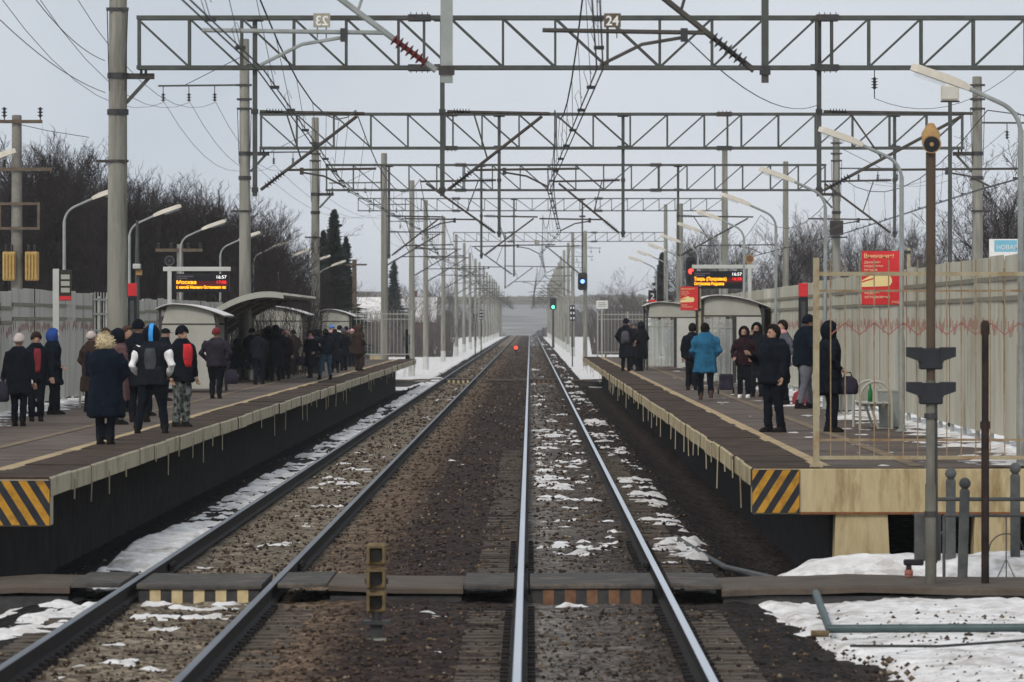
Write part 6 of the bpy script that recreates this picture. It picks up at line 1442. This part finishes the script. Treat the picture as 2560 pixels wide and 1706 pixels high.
pp_(859, 927, 822, -30, 'dark figure with grey hat in front of the far shelter post', coat='black', hem='thigh', hat='beanie', hatc='greyhat', build=1.1)
pp_(279, 1046, 828, 25, 'dark figure with brown hair squeezed beside the black hood', coat='black', hem='thigh', hat='hair', hatc='hairbrown', build=1.1)
pp_(362, 1040, 826, 60, 'dark figure in black hood behind the white-sleeved jacket', coat='black', hem='knee', hat='hood', hatc='black', build=1.1)
# railed platform
pa = pp_(1565, 929, 798, 20, 'person in black beanie and long dark coat with a grey backpack', coat='black', hem='knee', hat='beanie', hatc='black', build=1.05, shoes='charcoal')
pp_(1585, 925, 808, 170, 'person in grey knitted hat between two dark figures', coat='maroon', hem='thigh', hat='beanie', hatc='greyhat', arms='front')
pp_(1604, 928, 806, -60, 'person in long black hooded coat beside the farther glazed shelter', coat='black', hem='knee', hat='hood', hatc='black', build=1.15)
pp_(1668, 918, 808, 100, 'person in grey-blue jacket standing inside the farther shelter', coat='greyblue', hem='hip', hat='hair', hatc='hairbrown', build=.95)
pp_(1731, 976, 810, 0, 'person in black walking beside the blue jacket', coat='black', hem='hip', hat='hair', hatc='hairdark', arms='down')
pp_(1764, 1000, 808, -4, 'person in bright blue hooded jacket walking away along the platform', coat='blue', hem='thigh', hat='hair', hatc='hairdark', arms='pocket', stance='walk', build=1.15, shoes='shoebrown', legs='navy', extras=[('scarf', 'blue')], puffy=.015)
pp_(1800, 955, 809, 190, 'person in dark coat behind the glass of the near shelter', coat='maroon', hem='knee', hat='hair', hatc='hairbrown')
pp_(1822, 950, 808, 20, 'person in black coat inside the near glazed shelter', coat='black', hem='knee', hat='hood', hatc='black', build=1.1)
pp_(1860, 996, 818, 195, 'person in dark maroon hood with white shoes by the near shelter', coat='maroon', hem='hip', hat='hood', hatc='maroon', arms='pocket', shoes='shoewhite', stance='stand', facing_eyes=True)
pp_(1893, 992, 808, 205, 'person in black hood holding a hand to the mouth', coat='charcoal', hem='hip', hat='hood', hatc='black', arms=('pocket', 'face'), legs='charcoal', facing_eyes=True)
mm = pp_(1937, 1081, 814, -118, 'dark-haired person in black jacket holding up a phone by the platform line', coat='black', hem='hip', hat='hair', hatc='hairdark', arms=('down', 'phone'), build=1.34, stance='stand', facing_eyes=True, puffy=.012)
pp_(1957, 1012, 801, -120, 'person with dark bun and pink scarf behind the phone holder', coat='greyhat', hem='hip', hat='hair', hatc='hairdark', extras=[('scarf', 'pink')])
pp_(2012, 1022, 788, 70, 'person in dark jacket and grey jeans leaning with legs apart', coat='navy', hem='hip', hat='beanie', hatc='black', legs='greyjeans', arms='pocket', stance='lean', build=1.35, stoop=.12)
pp_(2074, 1081, 808, 75, 'person in black coat and black leggings behind the end railing', coat='black', hem='thigh', hat='hood', hatc='black', arms='pocket', stance='close', build=1.08)
# things carried
def carried(px_, fy, dx, z, w_, h_, m, label, dy=-.05):
    q = (fy-806)/1.8; bag('handbag', X(px_, F/q)+dx, F/q+dy, PZ+z, w_, .16, h_, m, label)
carried(47, 1066, -.33, .42, .34, .36, cloth('bagdark', (.025,.022,.035)), 'dark bag hanging at the side of the white-hatted figure')
carried(540, 997, .36, .35, .32, .34, cloth('bagdark', (.025,.022,.035)), 'dark bag at the side of the maroon beanie wearer')
carried(777, 945, -.32, .4, .28, .3, cloth('bagdark', (.025,.022,.035)), 'small dark bag beside the figure with the pink scarf')
carried(2074, 1081, .30, .62, .34, .3, cloth('bagdark', (.025,.022,.035)), 'dark shoulder bag at the hip of the figure behind the end railing', 0)
s_ = (929-806)/1.8; bk = thing('backpack', (X(1563, F/s_), F/s_-.22, PZ+1.02), 'grey backpack on the back of the black-beanie figure', 'backpack')
rg = [[(w_*math.cos(a), d_*math.sin(a), z) for a in np.linspace(0, 6.283, 14, endpoint=False)] for z, w_, d_ in ((0,.13,.07),(.05,.16,.1),(.3,.155,.1),(.42,.12,.07),(.46,.06,.04))]
MB().loft(rg).build('body', cloth('pack', (.06,.06,.07)), bk, smooth=True); MB().loft([[(w_*math.cos(a), -.09+d_*math.sin(a), z) for a in np.linspace(0, 6.283, 12, endpoint=False)] for z, w_, d_ in ((.04,.1,.04),(.18,.11,.045),(.22,.08,.02))]).build('pocket', cloth('pack', (.06,.06,.07)), bk, smooth=True)
s_ = (1081-806)/1.8; kx = (1081-814)/s_/1.75; rz = R(118); lp = Vector((.13*1.34, .36+.09, 1.27+.04))*kx; lp.rotate(Matrix.Rotation(rz, 3, 'Z'))
ph = thing('mobile_phone', mm.location + lp, 'dark mobile phone held up by the person in the black jacket', 'phone'); ph.rotation_euler = (R(-20), 0, rz)
MB().bbox(-.036, .036, -.006, .006, -.03, .12, .004).build('case', 'black', ph); MB().box(-.032, .032, -.0075, -.0062, -.024, .114).build('phone_screen', 'screen', ph)

for o_ in _queue: real.objects.link(o_)
bpy.context.view_layer.update()
